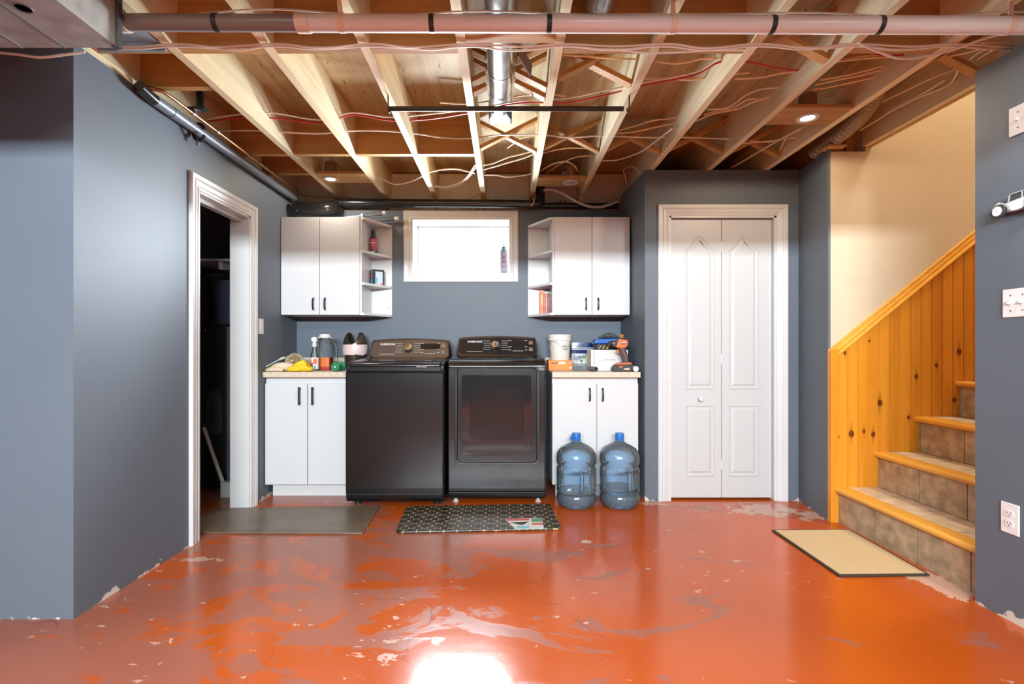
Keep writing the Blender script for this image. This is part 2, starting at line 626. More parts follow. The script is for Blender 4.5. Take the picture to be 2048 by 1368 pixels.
def thing(name, label, cat, loc=(0, 0, 0), group=None):
    o = bpy.data.objects.new(name, None)
    COL.objects.link(o)
    o.location = loc
    o.empty_display_size = 0.05
    return tag(o, label, cat, group)


def struct(name, mb, mat, **k):
    o = mb.build(name, mat, **k)
    o['kind'] = 'structure'
    return o


def struct_empty(name, loc):
    o = bpy.data.objects.new(name, None)
    COL.objects.link(o)
    o.location = loc
    o['kind'] = 'structure'
    return o


def text_part(name, body, c, right, up, size, mat, parent, ext=0.0004, align='CENTER', shear=0.0, spacing=1.0, bold=0.0):
    """flat lettering lying in the plane of right and up"""
    cu = bpy.data.curves.new(name, 'FONT')
    cu.body = body
    cu.size = size
    cu.align_x = align
    cu.align_y = 'CENTER'
    cu.extrude = ext
    cu.shear = shear
    cu.space_character = spacing
    cu.offset = bold
    cu.resolution_u = 2
    t = bpy.data.objects.new(name, cu)
    COL.objects.link(t)
    bpy.context.view_layer.update()
    me = bpy.data.meshes.new_from_object(t.evaluated_get(bpy.context.evaluated_depsgraph_get()))
    bpy.data.objects.remove(t)
    r, u = Vector(right).normalized(), Vector(up).normalized()
    M = Matrix((r, u, r.cross(u))).transposed().to_4x4()
    M.translation = Vector(c) - (world_loc(parent) if parent else Vector((0, 0, 0)))
    me.transform(M)
    me.materials.clear()
    me.materials.append(mat)
    o = bpy.data.objects.new(name, me)
    COL.objects.link(o)
    o.parent = parent
    return o


def rrect(x0, x1, z0, z1, r, n=5):
    pts = []
    for (cx, cz, a0) in ((x1 - r, z1 - r, 0), (x0 + r, z1 - r, 90), (x0 + r, z0 + r, 180), (x1 - r, z0 + r, 270)):
        for i in range(n + 1):
            a = math.radians(a0 + 90 * i / n)
            pts.append((cx + r * math.cos(a), cz + r * math.sin(a)))
    return pts


def inset(poly, d):
    n = len(poly)
    out = []
    ar = sum(poly[i][0] * poly[(i + 1) % n][1] - poly[(i + 1) % n][0] * poly[i][1] for i in range(n))
    sg = 1 if ar > 0 else -1
    for i in range(n):
        p0, p1, p2 = Vector(poly[i - 1]), Vector(poly[i]), Vector(poly[(i + 1) % n])
        e1, e2 = (p1 - p0).normalized(), (p2 - p1).normalized()
        n1, n2 = Vector((-e1.y, e1.x)) * sg, Vector((-e2.y, e2.x)) * sg
        m = n1 + n2
        if m.length < 1e-6:
            m = n1
        m.normalize()
        k = d / max(0.5, m.dot(n1))
        out.append((p1.x + m.x * k, p1.y + m.y * k))
    return out


def casing(side_map, a0, a1, b0, b1, prof, mat, parent, bottom=False):
    """mitred moulding around an opening a0..a1 by b0..b1; side_map turns (along, up, out) into room coordinates"""
    pr = prof + [(prof[-1][0], 0.0)]
    pr = [(prof[0][0], 0.0)] + pr
    def strip(ends):
        r0 = [side_map(*ends(u, v, 0)) for (u, v) in pr]
        r1 = [side_map(*ends(u, v, 1)) for (u, v) in pr]
        return MB().loft([r0, r1])
    lo = (lambda u: b0 - u) if bottom else (lambda u: b0)
    strip(lambda u, v, e: (a0 - u, (lo(u), b1 + u)[e], v)).build('casing_side', mat, parent)
    strip(lambda u, v, e: (a1 + u, (lo(u), b1 + u)[e], v)).build('casing_side', mat, parent)
    strip(lambda u, v, e: ((a0 - u, a1 + u)[e], b1 + u, v)).build('casing_head', mat, parent)
    if bottom:
        strip(lambda u, v, e: ((a0 - u, a1 + u)[e], b0 - u, v)).build('casing_sill', mat, parent)


PROF = [(0.0, 0.010), (0.010, 0.012), (0.014, 0.007), (0.022, 0.012), (0.040, 0.016), (0.046, 0.011), (0.054, 0.018), (0.074, 0.020), (0.080, 0.014)]

# ------------------------------------------------------------------ the setting
XL, YB, YD = -1.72, 4.13, 3.53
JZ, SZ = 2.335, 2.57         # underside of the joists, underside of the subfloor
struct('floor', MB().box(-3.8, 5.0, -3.7, 4.5, -0.1, 0.0), FLOOR)

# left wall with the doorway
wl = struct('wall_left', MB().box(XL - .12, XL, 2.11, 2.80, 0, 2.30).box(XL - .12, XL, 3.366, YB, 0, 2.30)
            .box(XL - .12, XL, 2.80, 3.366, 1.965, 2.30), BLUE)
MB().box(XL - .11, XL - .012, 2.0, 4.12, 2.30, JZ).build('top_plate', JOIST, wl)
struct('wall_front_left', MB().box(-3.8, XL, 1.993, 2.11, 0, 2.30), BLUE)
struct('wall_far_left', MB().box(-3.9, -3.8, -3.7, 4.5, 0, 2.6), BLUE)
struct('wall_closet_left', MB().box(-3.3, -3.2, 2.11, YB, 0, 2.5), DARKBLUE)
# back wall with the window opening
WX0, WX1, WZ0, WZ1 = PX(823, YB), PX(1021, YB), PZ(549, YB), PZ(437, YB)
wb = struct('wall_back', MB().box(-1.84, WX0, YB, 4.40, 0, 2.215).box(WX1, .97, YB, 4.40, 0, 2.215)
            .box(WX0, WX1, YB, 4.40, 0, WZ0).box(WX0, WX1, YB, 4.40, WZ1, 2.215), BLUE)
struct('wall_closet_back', MB().box(-3.3, -1.84, YB, 4.40, 0, 2.5), DARKBLUE)
struct('wall_rim', MB().box(-3.9, 2.3, 4.34, 4.42, 2.2, 2.6), STUD)
struct('wall_rear', MB().box(-3.9, 3.4, -3.8, -3.7, 0, 2.6), BLUE)
# alcove side, closet wall, return to the stairs
struct('wall_alcove_right', MB().prism([(.988, YD), (.955, YB), (1.07, YB), (1.07, YD + .1)], 0, 2.33, 'Z'), BLUE)
DX0, DX1, DZ1 = PX(1338, YD), PX(1552, YD), PZ(432, YD)
struct('wall_closet', MB().box(.988, DX0, YD, YD + .1, 0, 2.335).box(DX1, 2.072, YD, YD + .1, 0, 2.335)
       .box(DX0, DX1, YD, YD + .1, DZ1, 2.335), BLUE)
struct('wall_closet_inside', MB().box(1.0, 2.2, 4.13, 4.40, 0, 2.3), DARKBLUE)
struct('wall_return', MB().prism([(2.015, 3.12), (2.072, YD), (2.072, 4.4), (2.2, 4.4), (2.2, 3.23), (2.031, 3.23), (2.031, 3.12)], 0, 2.32, 'Z'), BLUE)
struct('wall_return_rim', MB().box(2.2, 2.25, 3.22, 4.42, 2.2, 2.6), STUD)
# stairwell
struct('wall_stair_far', MB().box(2.0315, 4.9, 3.12, 3.22, 0, 2.305).box(2.25, 4.9, 3.12, 3.22, 2.305, 4.8), BEIGE)
struct('wall_stair_near', MB().box(2.12, 4.9, 2.0, 2.127, 0, 4.8), BEIGE)
struct('wall_stair_end', MB().box(4.9, 5.0, 2.0, 3.22, 0, 4.8), BEIGE)
struct('wall_stair_upper', MB().box(2.21, 2.29, 2.127, 3.12, SZ + .02, 4.8), BEIGE)
struct('ceiling_stairwell', MB().box(2.2, 5.0, 2.0, 3.3, 4.8, 4.9), BEIGE)
wr = struct('wall_right', MB().box(2.0, 2.12, -3.7, 2.127, 0, 2.255), BLUE)
struct('wall_utility', MB().box(3.3, 3.4, -3.7, 2.0, 0, 2.6), BLUE)
struct('ceiling_beam', MB().box(-3.8, 2.12, -1.12, -0.98, 2.07, JZ), BLUE)

# ceiling: subfloor with joists, blocking and bridging
ceil = struct('ceiling', MB().box(-3.9, 2.29, -3.8, 4.42, SZ, SZ + .02).box(2.29, 3.4, -3.8, 2.127, SZ, SZ + .02), SUBFL)
JX = [-1.80, -1.395, -.99, -.585, -.18, .225, .63, 1.035, 1.44, 1.845, 2.25]
jm = None
for x in [-3.42, -3.015, -2.61, -2.205] + JX:
    y1 = 4.34 if x < 2.2 else 3.12
    o = MB().box(x - .019, x + .019, -3.6, y1, JZ, SZ).build('joist', JOIST, ceil)
MB().box(2.27, 2.288, 2.13, 3.12, JZ - .005, SZ).build('stair_header', STUD, ceil)
def bay(i): return JX[i] + .019, JX[i + 1] - .019
for i in (0, 1, 2, 3, 5, 6, 8):
    x0, x1 = bay(i)
    MB().box(x0, x1, 2.10, 2.138, JZ + .004, SZ).build('blocking', BLOCK, ceil)
for i in (0, 1, 2, 3):
    x0, x1 = bay(i)
    MB().box(x0, x1, 3.25, 3.288, JZ + .003, SZ).build('blocking', BLOCK, ceil)
x0, x1 = bay(0)
MB().box(x0, x1, 2.44, 2.478, JZ + .02, SZ).build('blocking', BLOCK, ceil)
MB().box(x0, x1, 3.66, 3.698, JZ + .02, SZ).build('blocking', BLOCK, ceil)
x0, x1 = bay(4)
MB().box(x0, x1, 1.98, 2.06, JZ + .002, JZ + .02).build('strapping', BLOCK, ceil)
def bridging(i, y, cut=None):
    """crossed braces in a joist bay; cut = (x0, x1) leaves room for a duct, as short stubs to either side of it"""
    x0, x1 = bay(i)
    for yy, za, zb in ((y, JZ + .02, SZ - .03), (y + .05, SZ - .03, JZ + .02)):
        zat = lambda x: za + (zb - za) * (x - x0) / (x1 - x0)
        for a, b in (((x0, cut[0]), (cut[1], x1)) if cut else ((x0, x1),)):
            MB().beam((a, yy, zat(a)), (b, yy, zat(b)), .045, .022).build('bridging', BLOCK, ceil)
DUCT_GAP = (-.094, .052)
for i, y, cut in ((4, 3.20, None), (5, 3.20, None), (6, 3.22, None), (7, 3.22, None), (8, 3.28, None), (4, 2.40, DUCT_GAP), (5, 2.37, None),
                  (7, 2.16, None), (9, 2.29, None), (4, 2.50, DUCT_GAP)):
    bridging(i, y, cut)
# boards that carry the recessed lights
for (x0, x1, y0, y1) in ((*bay(1), 3.62, 3.82), (*bay(5), 3.71, 3.90), (*bay(8), 2.62, 2.82)):
    MB().box(x0, x1, y0, y1, JZ + .004, JZ + .023).build('mounting_board', BLOCK, ceil)
# nail points that come through the subfloor
nm = MB()
for k in range(240):
    x, y = random.uniform(-1.3, 1.7), random.uniform(2.16, 3.9)
    if min(abs(x - j) for j in JX) < .03:
        continue
    a = random.uniform(0, 6.28)
    nm.beam((x, y, SZ + .002), (x + .010 * math.cos(a), y + .010 * math.sin(a), SZ - random.uniform(.006, .018)), .0022, .0022)
no = nm.build('nail_points', BLACKM, ceil)
no['kind'] = 'stuff'
# rim insulation between the joist ends
INK = flat('foam_print', (0.13, 0.125, 0.115), 0.8)
for i in range(0, 7):
    x0, x1 = bay(i)
    fp = MB().box(x0 + .002, x1 - .002, 4.26, 4.34, 2.215, SZ - .01).build('foam_panel', FOAM, wb)
    if i == 1:
        text_part('print', 'ILL', ((x0 + x1) / 2 - .02, 4.2595, 2.305), (1, 0, -.30), (.30, 0, 1), .10, INK, fp)
    if i == 3:
        MB().beam((x0 + .17, 4.2597, 2.30), (x1 - .005, 4.2597, 2.39), .001, .004).beam((x0 + .17, 4.2597, 2.30), (x0 + .20, 4.2597, 2.235), .001, .004) \
            .beam((x0 + .20, 4.2597, 2.235), (x0 + .235, 4.2597, 2.25), .001, .004).beam((x0 + .235, 4.2597, 2.25), (x0 + .22, 4.2597, 2.285), .001, .004) \
            .beam((x0 + .22, 4.2597, 2.285), (x1 - .005, 4.2597, 2.345), .001, .004).build('print', INK, fp)
        text_part('print', 'ILL', (x0 + .29, 4.2595, 2.265), (1, 0, .42), (-.42, 0, 1), .09, INK, fp)
    if i == 4:
        MB().beam((x0 + .08, 4.2597, 2.36), (x0 + .13, 4.2597, 2.24), .001, .004).beam((x0 + .11, 4.2597, 2.37), (x0 + .155, 4.2597, 2.26), .001, .004).build('print', INK, fp)
    if i in (2, 5):
        text_part('print', 'FM', ((x0 + x1) / 2 + .05, 4.2595, 2.30), (1, 0, .25), (-.25, 0, 1), .085, INK, fp)
for x in (.63, .95):
    MB().box(x - .019, x + .019, 4.14, 4.18, 2.215, JZ).build('cripple_stud', STUD, wb)
MB().box(-1.7, .95, 4.14, 4.30, 2.215, 2.222).build('sill_strip', STUD, wb)

# window
win = struct_empty('window_1', ((WX0 + WX1) / 2, YB, WZ0))
wmap = lambda a, b, c: (a, YB - c, b)
casing(wmap, WX0, WX1, WZ0, WZ1, [(0, .006), (.008, .012), (.020, .009), (.030, .014), (.055, .018), (.064, .012)], WHITE, win, bottom=True)
MB().box(WX0 - .002, WX0 + .012, YB - .002, 4.40, WZ0, WZ1).build('reveal', WHITE, win)
MB().box(WX1 - .012, WX1 + .002, YB - .002, 4.40, WZ0, WZ1).build('reveal', WHITE, win)
MB().box(WX0 + .012, WX1 - .012, YB - .002, 4.40, WZ1 - .012, WZ1 + .002).build('reveal', WHITE, win)
MB().box(WX0 + .012, WX1 - .012, YB - .002, 4.40, WZ0 - .002, WZ0 + .010).build('window_sill', WHITE, win)
fr = MB()
fy0, fy1 = 4.355, 4.395
fr.box(WX0 + .012, WX0 + .024, fy0, fy1, WZ0 + .01, WZ1 - .012).box(WX1 - .024, WX1 - .012, fy0, fy1, WZ0 + .01, WZ1 - .012)
fr.box(WX0 + .024, WX1 - .024, fy0, fy1, WZ0 + .01, WZ0 + .022).box(WX0 + .024, WX1 - .024, fy0, fy1, WZ1 - .024, WZ1 - .012)
fr.box((WX0 + WX1) / 2 - .004, (WX0 + WX1) / 2 + .004, fy0 + .005, fy1 - .005, WZ0 + .022, WZ1 - .024)
fr.build('window_frame', WHITE, win)
for (a, b) in ((WX0 + .024, (WX0 + WX1) / 2 - .004), ((WX0 + WX1) / 2 + .004, WX1 - .024)):
    MB().box(a, b, 4.372, 4.377, WZ0 + .022, WZ1 - .024).build('pane', GLASS, win)

# bifold closet door
d1 = struct_empty('door_1', ((DX0 + DX1) / 2, YD, 0))
casing(lambda a, b, c: (a, YD - c, b), DX0, DX1, 0, DZ1, PROF, WHITE, d1)
MB().box(DX0 - .002, DX0 + .014, YD - .004, YD + .1, 0, DZ1).build('jamb', WHITE, d1)
MB().box(DX1 - .014, DX1 + .002, YD - .004, YD + .1, 0, DZ1).build('jamb', WHITE, d1)
MB().box(DX0, DX1, YD - .004, YD + .1, DZ1 - .012, DZ1 + .002).build('jamb_head', WHITE, d1)
LY = YD + .025
mid = PX(1443, LY)
lz0, lz1 = 0.014, DZ1 - .018
def raised(poly, y, leaf):
    rings = []
    for d, v in ((0, 0.0), (.005, .0045), (.011, .0045), (.017, .0005), (.026, .0005), (.040, .0065)):
        rings.append([(x, y - v, z) for (x, z) in inset(poly, d)])
    MB().loft(rings, cap0=False).build('raised_panel', DOORW, leaf, smooth=False)
for k, (xa, xb, pxa, pxb) in enumerate(((DX0 + .018, mid - .0015, 1370, 1429), (mid + .0015, DX1 - .018, 1456, 1517))):
    leaf = MB().box(xa, xb, LY, LY + .03, lz0, lz1).build('door_leaf', DOORW, d1, bevel=.002)
    a, b = PX(pxa, LY), PX(pxb, LY)
    zs, zp, zb = PZ(499, LY), PZ(471, LY), PZ(779, LY)
    top = [(a + (b - a) * t / 16, zs + (zp - zs) * (0.5 - 0.5 * math.cos(2 * math.pi * t / 16)) ** 0.9) for t in range(16, -1, -1)]
    raised([(a, zb), (b, zb)] + top, LY, leaf)
    z0, z1 = PZ(953, LY), PZ(809, LY)
    raised([(a, z0), (b, z0), (b, z1), (a, z1)], LY, leaf)
    if k == 0:
        kx, kz = PX(1399, LY), PZ(797, LY)
        MB().lathe([(.010, 0), (.009, -.016), (.017, -.024), (.019, -.032), (.014, -.040), (.002, -.042)], (kx, LY, kz), 20, 'Y').build('knob', CHROME if 0 else WHITE, leaf, smooth=True)
    for hz in (.25, 1.0, 1.8):
        if k == 0:
            MB().box(mid - .003, mid + .003, LY - .001, LY + .002, hz - .035, hz + .035).build('hinge', WHITE, leaf)

# doorway in the left wall
d2 = struct_empty('door_2', (XL, 3.08, 0))
casing(lambda a, b, c: (XL + c, a, b), 2.80, 3.366, 0, 1.965, PROF, WHITE, d2)
MB().box(XL - .124, XL + .004, 2.798, 2.814, 0, 1.965).build('jamb', WHITE, d2)
MB().box(XL - .124, XL + .004, 3.352, 3.368, 0, 1.965).build('jamb', WHITE, d2)
MB().box(XL - .124, XL + .004, 2.80, 3.366, 1.950, 1.967).build('jamb_head', WHITE, d2)
MB().box(XL - .085, XL - .045, 2.814, 3.352, 1.925, 1.950).build('track', flat('track_metal', (.6, .6, .6), .4, .3), d2)

# ------------------------------------------------------------------ stairs and wainscot
ST = thing('staircase', 'tiled staircase with honey pine nosings rising beside the pine wainscot', 'stairs', (2.4, 2.6, 0))
RISE, RUN, SX = .2185, .2515, 2.060
sy0, sy1 = 2.129, 3.098
core = MB()
for k in range(9):
    X = SX + k * RUN
    core.box(X + .012, X + RUN + .012, sy0, sy1, 0 if k == 0 else k * RISE - .03, (k + 1) * RISE - .036)
core.build('stair_core', GROUT, ST)
for k in range(9):
    X = SX + k * RUN
    zt = (k + 1) * RISE
    # riser tiles
    z0, z1 = k * RISE + (.001 if k else 0), zt - .034
    edges = [sy1] + [y for y in (3.085, 2.79, 2.50, 2.21) if not (k == 0 and y > 3)] + [sy0]
    for a, b in zip(edges[:-1], edges[1:]):
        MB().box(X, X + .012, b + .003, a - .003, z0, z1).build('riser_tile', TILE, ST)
    # tread: rounded pine nosing with a tile strip behind it
    nz = [(X - .028 + .017 * (1 - math.sin(t)), zt - .017 + .017 * math.cos(t)) for t in [math.pi * q / 6 for q in range(7)]]
    nz = [(X + .060, zt)] + nz + [(X + .060, zt - .034)]
    nb = MB().prism([(p, q) for (p, q) in nz], 2.129, 3.0815 if k == 0 else sy1, 'Y')
    if k == 0:      # the first nosing is notched around the corner post
        nb.box(2.0585, X + .060, 3.0815, sy1, zt - .034, zt)
    nb.build('nosing', NOSE, ST, smooth=True)
    te = [sy1] + [2.94, 2.64, 2.34] + [sy0]
    for a, b in zip(te[:-1], te[1:]):
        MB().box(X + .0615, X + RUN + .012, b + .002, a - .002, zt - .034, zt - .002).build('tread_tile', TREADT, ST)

WS = thing('pine_wainscot', 'honey pine tongue and groove panelling with sloped cap along the stairs', 'wainscot', (2.6, 3.11, 0))
slope = (704 - 464) / (1950 - 1657.0)
def cap_z(x): return PZ(704, 3.09) + (x - PX(1657, 3.09)) * slope
xs = PX(1672, 3.10)
MB().prism([(2.0105, 0), (2.058, 0), (2.058, cap_z(2.058) - .03), (2.026, cap_z(2.026) - .004), (2.0105, cap_z(2.0105) - .004)], 3.082, 3.119, 'Y').build('corner_post', PINE, WS, bevel=.003)
x = 2.060
while x < 4.4:
    xe = x + .0655
    z0 = 0 if x < SX + .1 else 0.0
    m = MB()
    pts = [(x, z0), (xe, z0), (xe, cap_z(xe) - .045), (x, cap_z(x) - .045)]
    ins = [(x + .007, z0), (xe - .007, z0), (xe - .007, cap_z(xe - .007) - .045), (x + .007, cap_z(x + .007) - .045)]
    m.loft([[(p, 3.119, q) for p, q in pts], [(p, 3.110, q) for p, q in pts], [(p, 3.100, q) for p, q in ins]])
    m.build('board', PINE, WS)
    x = xe
t = math.atan(slope)
prof = [(0, 0), (.030, 0), (.034, .006), (.030, .014), (.018, .018), (.020, .028), (.015, .040), (.016, .054), (0, .058)]
r0, r1 = [], []
for (o_, h) in prof:
    for X, r in ((2.013, r0), (4.45, r1)):
        r.append((X, 3.119 - o_, cap_z(X) - .058 / math.cos(t) + h / math.cos(t)))
MB().loft([r0, r1]).build('cap_rail', NOSE, WS)

# ------------------------------------------------------------------ cabinets
def arch_handle(x, y, z0, z1, parent):
    pts = smooth_path([(x, y, z1 - .004), (x, y - .018, z1 - .012), (x, y - .024, (z0 + z1) / 2), (x, y - .018, z0 + .012), (x, y, z0 + .004)], 4)
    m = MB()
    for a, b in zip(pts[:-1], pts[1:]):
        m.beam(a, b, .012, .006, (0, 1, 0.01))
    return m.build('handle', BLACKM, parent)

def bar_handle(x, y, z0, z1, parent):
    m = MB().box(x - .006, x + .006, y - .032, y - .022, z0, z1)
    for z in (z0 + .014, z1 - .014):
        m.box(x - .004, x + .004, y - .024, y, z - .005, z + .005)
    return m.build('handle', BLACKM, parent, bevel=.001)

CT = .908
def base_cabinet(x0, x1, xm, label, handles, kind):
    c = thing('base_cabinet', label, 'cabinet', ((x0 + x1) / 2, 3.85, 0))
    MB().box(x0, x1, 3.59, 4.125, .10, CT - .040).build('body', CABW, c)
    MB().box(x0 + (.03 if kind == 'arch' else .02), x1, 3.652, 3.67, 0, .10).build('toe_kick', CABW, c)
    for (a, b, hx) in ((x0, xm - .002, handles[0]), (xm + .002, x1, handles[1])):
        d = MB().box(a + .001, b - .001, 3.570, 3.589, .102, .824).build('door', CABW, c, bevel=.0015)
        if kind == 'bar':
            bar_handle(hx, 3.570, PZ(810, 3.55), PZ(774, 3.55), d)
        else:
            arch_handle(hx, 3.570, PZ(804, 3.55), PZ(776, 3.55), d)
    return c
base_cabinet(-1.715, -1.105, PX(615, 3.57), 'white two-door base cabinet with slim bar handles beside the washer',
             (PX(598.5, 3.55), PX(625, 3.55)), 'bar')
base_cabinet(.338, .952, PX(1193.5, 3.57), 'white two-door base cabinet behind the two blue water jugs',
             (PX(1180, 3.55), PX(1206, 3.55)), 'arch')
c = thing('countertop', 'beige laminate countertop carrying the gloves and spray bottle', 'countertop', (-1.41, 3.8, .87))
MB().box(-1.718, -1.100, 3.535, 4.128, CT - .040, CT).build('top', COUNTER, c, bevel=.008, seg=3)
MB().box(-1.718, -1.100, 4.108, 4.128, CT, CT + .09).build('backsplash', COUNTER, c, bevel=.003)
c = thing('countertop', 'beige laminate countertop carrying the drill and white pail', 'countertop', (.65, 3.8, .87))
MB().box(.333, .960, 3.535, 4.128, CT - .040, CT).build('top', COUNTER, c, bevel=.004, seg=2)
MB().box(.333, .950, 4.108, 4.128, CT, CT + .09).build('backsplash', COUNTER, c, bevel=.003)

UZ0, UZ1, UY = PZ(630, 3.83), PZ(434, 3.83), 3.83
def wall_cabinet(x0, x1, xm, xe, label, handles, sgn):
    """sgn: +1 when the open corner shelves are on the right of the doors, -1 on the left"""
    c = thing('wall_cabinet', label, 'cabinet', ((x0 + x1) / 2, 4.0, UZ0))
    MB().box(x0, x1, UY + .02, YB, UZ0, UZ1).build('body', CABW, c)
    for (a, b, hx) in ((x0, xm - .0015, handles[0]), (xm + .0015, x1, handles[1])):
        d = MB().box(a + .0005, b - .0005, UY, UY + .019, UZ0 + .002, UZ1).build('door', CABW, c, bevel=.0012)
        arch_handle(hx, UY, PZ(620.5, 3.81), PZ(594.5, 3.81), d)
    s = x1 if sgn > 0 else x0
    sf = s + sgn * .034
    lo, hi = sorted((s + sgn * .0005, sf))
    MB().box(lo, s + sgn * .016 if sgn > 0 else hi, UY + .006, YB, UZ0, UZ1).build('shelf_side', CABW, c) if sgn > 0 else \
        MB().box(s - .016, s - .0005, UY + .006, YB, UZ0, UZ1).build('shelf_side', CABW, c)
    lo, hi = sorted((s + sgn * .016, xe))
    MB().box(lo, hi, YB - .012, YB - .0005, UZ0, UZ1).build('shelf_back', CABW, c)
    for zt in (UZ1, PZ(500, UY), PZ(564.5, UY), UZ0 + .018):
        e = s + sgn * .016
        poly = [(e, YB - .012), (e, UY + .006), (sf, UY + .006), (xe, YB - .03), (xe, YB - .012)]
        MB().prism(poly, zt - .018, zt, 'Z').build('corner_shelf', CABW, c)
    for z in (UZ1 - .07, UZ0 + .07):
        MB().lathe([(.004, 0), (.004, -.001)], (xe - sgn * .03, YB - .012, z), 8, 'Y').build('screw_hole', BLACKM, c)
    return c
wall_cabinet(-1.716, PX(719, UY), PX(639, UY), PX(784.6, YB), 'white wall cabinet whose corner shelves hold a black bottle and a small box',
             (PX(625.5, 3.81), PX(649, 3.81)), 1)
wall_cabinet(PX(1109, UY), .956, PX(1184, UY), PX(1056, YB), 'white wall cabinet whose corner shelves hold thin red books',
             (PX(1172.5, 3.81), PX(1197, 3.81)), -1)

# ------------------------------------------------------------------ washer and dryer
def console(x0, x1, zb, zt, yf, parent, label_text, dial_px, face_mat):
    """leaning control console with rounded ends and a gently arched top"""
    def outline(d):
        pts = []
        n = 16
        for i in range(n + 1):
            t = i / n
            pts.append((x0 + d + .012 + (x1 - x0 - 2 * d - .024) * t, zt - d - .014 * (2 * t - 1) ** 2))
        pts = [(x0 + d + .002, zt - .030)] + pts + [(x1 - d - .002, zt - .030)]
        pts += [(x1 - d + .010, zb + d + .03), (x1 - d + .004, zb + d + .008), (x1 - d - .02, zb + d)]
        pts += [(x0 + d + .02, zb + d), (x0 + d - .004, zb + d + .008), (x0 + d - .010, zb + d + .03)]
        return pts
    lean = lambda z: yf + (z - zb) * .40
    o = outline(0)
    i1 = outline(.006)
    m = MB()
    m.loft([[(p, yf + .21, q) for p, q in o], [(p, lean(q) + .012, q) for p, q in o], [(p, lean(q), q) for p, q in i1]])
    m.build('console', CONSRIM, parent, smooth=True)
    i2 = outline(.014)
    m = MB()
    m.loft([[(p, lean(q) + .001, q) for p, q in i2], [(p, lean(q) - .0025, q) for p, q in i2]])
    face = m.build('control_panel', face_mat, parent)
    up = Vector((0, .40, 1)).normalized()
    nrm = Vector((0, -1, .40)).normalized()
    at = lambda px, py: (lambda X, Z: Vector((X, lean(Z), Z)) + nrm * .0035)(x0 + (x1 - x0) * px, zb + (zt - zb) * py)
    W = x1 - x0
    text_part('logo', label_text, at(.215, .70), (1, 0, 0), up, .0235, PRINTW, face, bold=.0004, spacing=1.1)
    rot = Matrix((Vector((1, 0, 0)), -nrm, up)).transposed()
    mk = MB()
    mk.obox(at(.215, .22), (.36 * W * .55, .0006, .0045), rot)
    for k in range(5):
        q = .32 + .105 * k
        mk.obox(at(.375 - .01 * abs(2 - k) * .6, q), (.055, .0006, .0035), rot)
        mk.obox(at(.590 + .004 * abs(2 - k), q), (.050, .0006, .0035), rot)
    for k in range(4):
        mk.obox(at(.66, .30 + .15 * k), (.024, .0006, .006), rot)
        mk.obox(at(.865, .30 + .15 * k), (.020, .0006, .006), rot)
    for k in range(4):
        mk.obox(at(.71 + .035 * k, .25), (.018, .0006, .006), rot)
    mk.build('printed_marks', PRINTG, face)
    MB().obox(at(.762, .60), (.150, .003, .045), rot).build('display', DISPLAY, face)
    for q in (.66, .34):
        MB().obox(at(.926, q), (.032, .004, .028), rot).build('button', flat('console_button', (.30, .26, .23), .25, .7), face, bevel=.003)
    c = at(dial_px, .50)
    d = MB()
    rings = []
    for (r, h) in ((.0400, 0), (.0400, .006), (.036, .012), (.034, .014), (.031, .030), (.027, .034), (.001, .035)):
        rings.append([c + nrm * h + (Vector((1, 0, 0)) * math.cos(t) + up * math.sin(t)) * r for t in [2 * math.pi * k / 28 for k in range(28)]])
    d.loft(rings)
    d.build('dial', CHROME, face, smooth=True)

# washer
W0, W1, WY = PX(691, 3.38), PX(885, 3.38) + .012, 3.38
wa = thing('washing_machine', 'black stainless top-load washer beside the base cabinet with bar handles', 'washer', ((W0 + W1) / 2, 3.7, 0))
MB().box(W0 + .002, W1 - .002, WY + .02, 4.09, .035, .962).build('body', STEELDK, wa, bevel=.012, seg=3)
poly = [(WY + .022, .035), (WY + .010, .060), (WY + .004, .090), (WY, .13), (WY - .003, .5), (WY - .003, .906), (WY + .002, .915), (WY + .012, .922), (WY + .035, .922), (WY + .035, .035)]
MB().prism(poly, W0, W1 - .006, 'X').build('front_panel', STEELBLK, wa, bevel=.010, seg=3, angle=50)
MB().box(W0 + .006, W1 - .012, WY - .0035, WY + .02, .086, .092).build('panel_line', BLACKP, wa)
poly = [(WY + .030, .922), (WY + .030, .950), (WY + .045, .958), (4.085, .985), (4.085, .94)]
MB().prism(poly, W0 + .004, W1 - .004, 'X').build('top_deck', STEELDK, wa, bevel=.004)
lx0, lx1 = W0 + .028, W1 - .030
prof = [(WY + .004, .950), (WY + .002, .958), (WY + .006, .968), (WY + .020, .977), (WY + .06, .984), (WY + .20, .992), (3.80, 1.002), (3.86, 1.002), (3.86, .95)]
MB().prism(prof, lx0, lx1, 'X').build('lid', STEELBLK, wa, bevel=.006, seg=3, angle=40, smooth=True)
MB().prism([(WY + .075, .9862), (3.76, 1.0012), (3.76, 1.0035), (WY + .075, .9885)], lx0 + .07, lx1 - .07, 'X').build('lid_glass', GLASSBLK, wa, bevel=.002)
for s in (W0 + .001, lx1 + .002):
    prof = [(WY + .006, .925), (WY + .006, .955), (WY + .02, .972), (WY + .07, .984), (3.86, 1.000), (3.86, .94)]
    MB().prism(prof, s, s + .026, 'X').build('deck_rail', STEELDK, wa, bevel=.006, seg=3)
console(PX(742, 3.86), PX(898, 3.86), .994, PZ(677, 3.93), 3.82, wa, 'SAMSUNG', .487, CONSOLE)
MB().beam((-.60, WY + .004, .9505), (-.53, WY + .004, .9505), .001, .006).build('lid_mark', PRINTG, wa)
for fx in (W0 + .06, W1 - .06):
    for fy in (WY + .09, 4.0):
        MB().lathe([(.022, 0), (.022, .012), (.014, .014), (.014, .04)], (fx, fy, 0), 12).build('foot', BLACKP, wa)

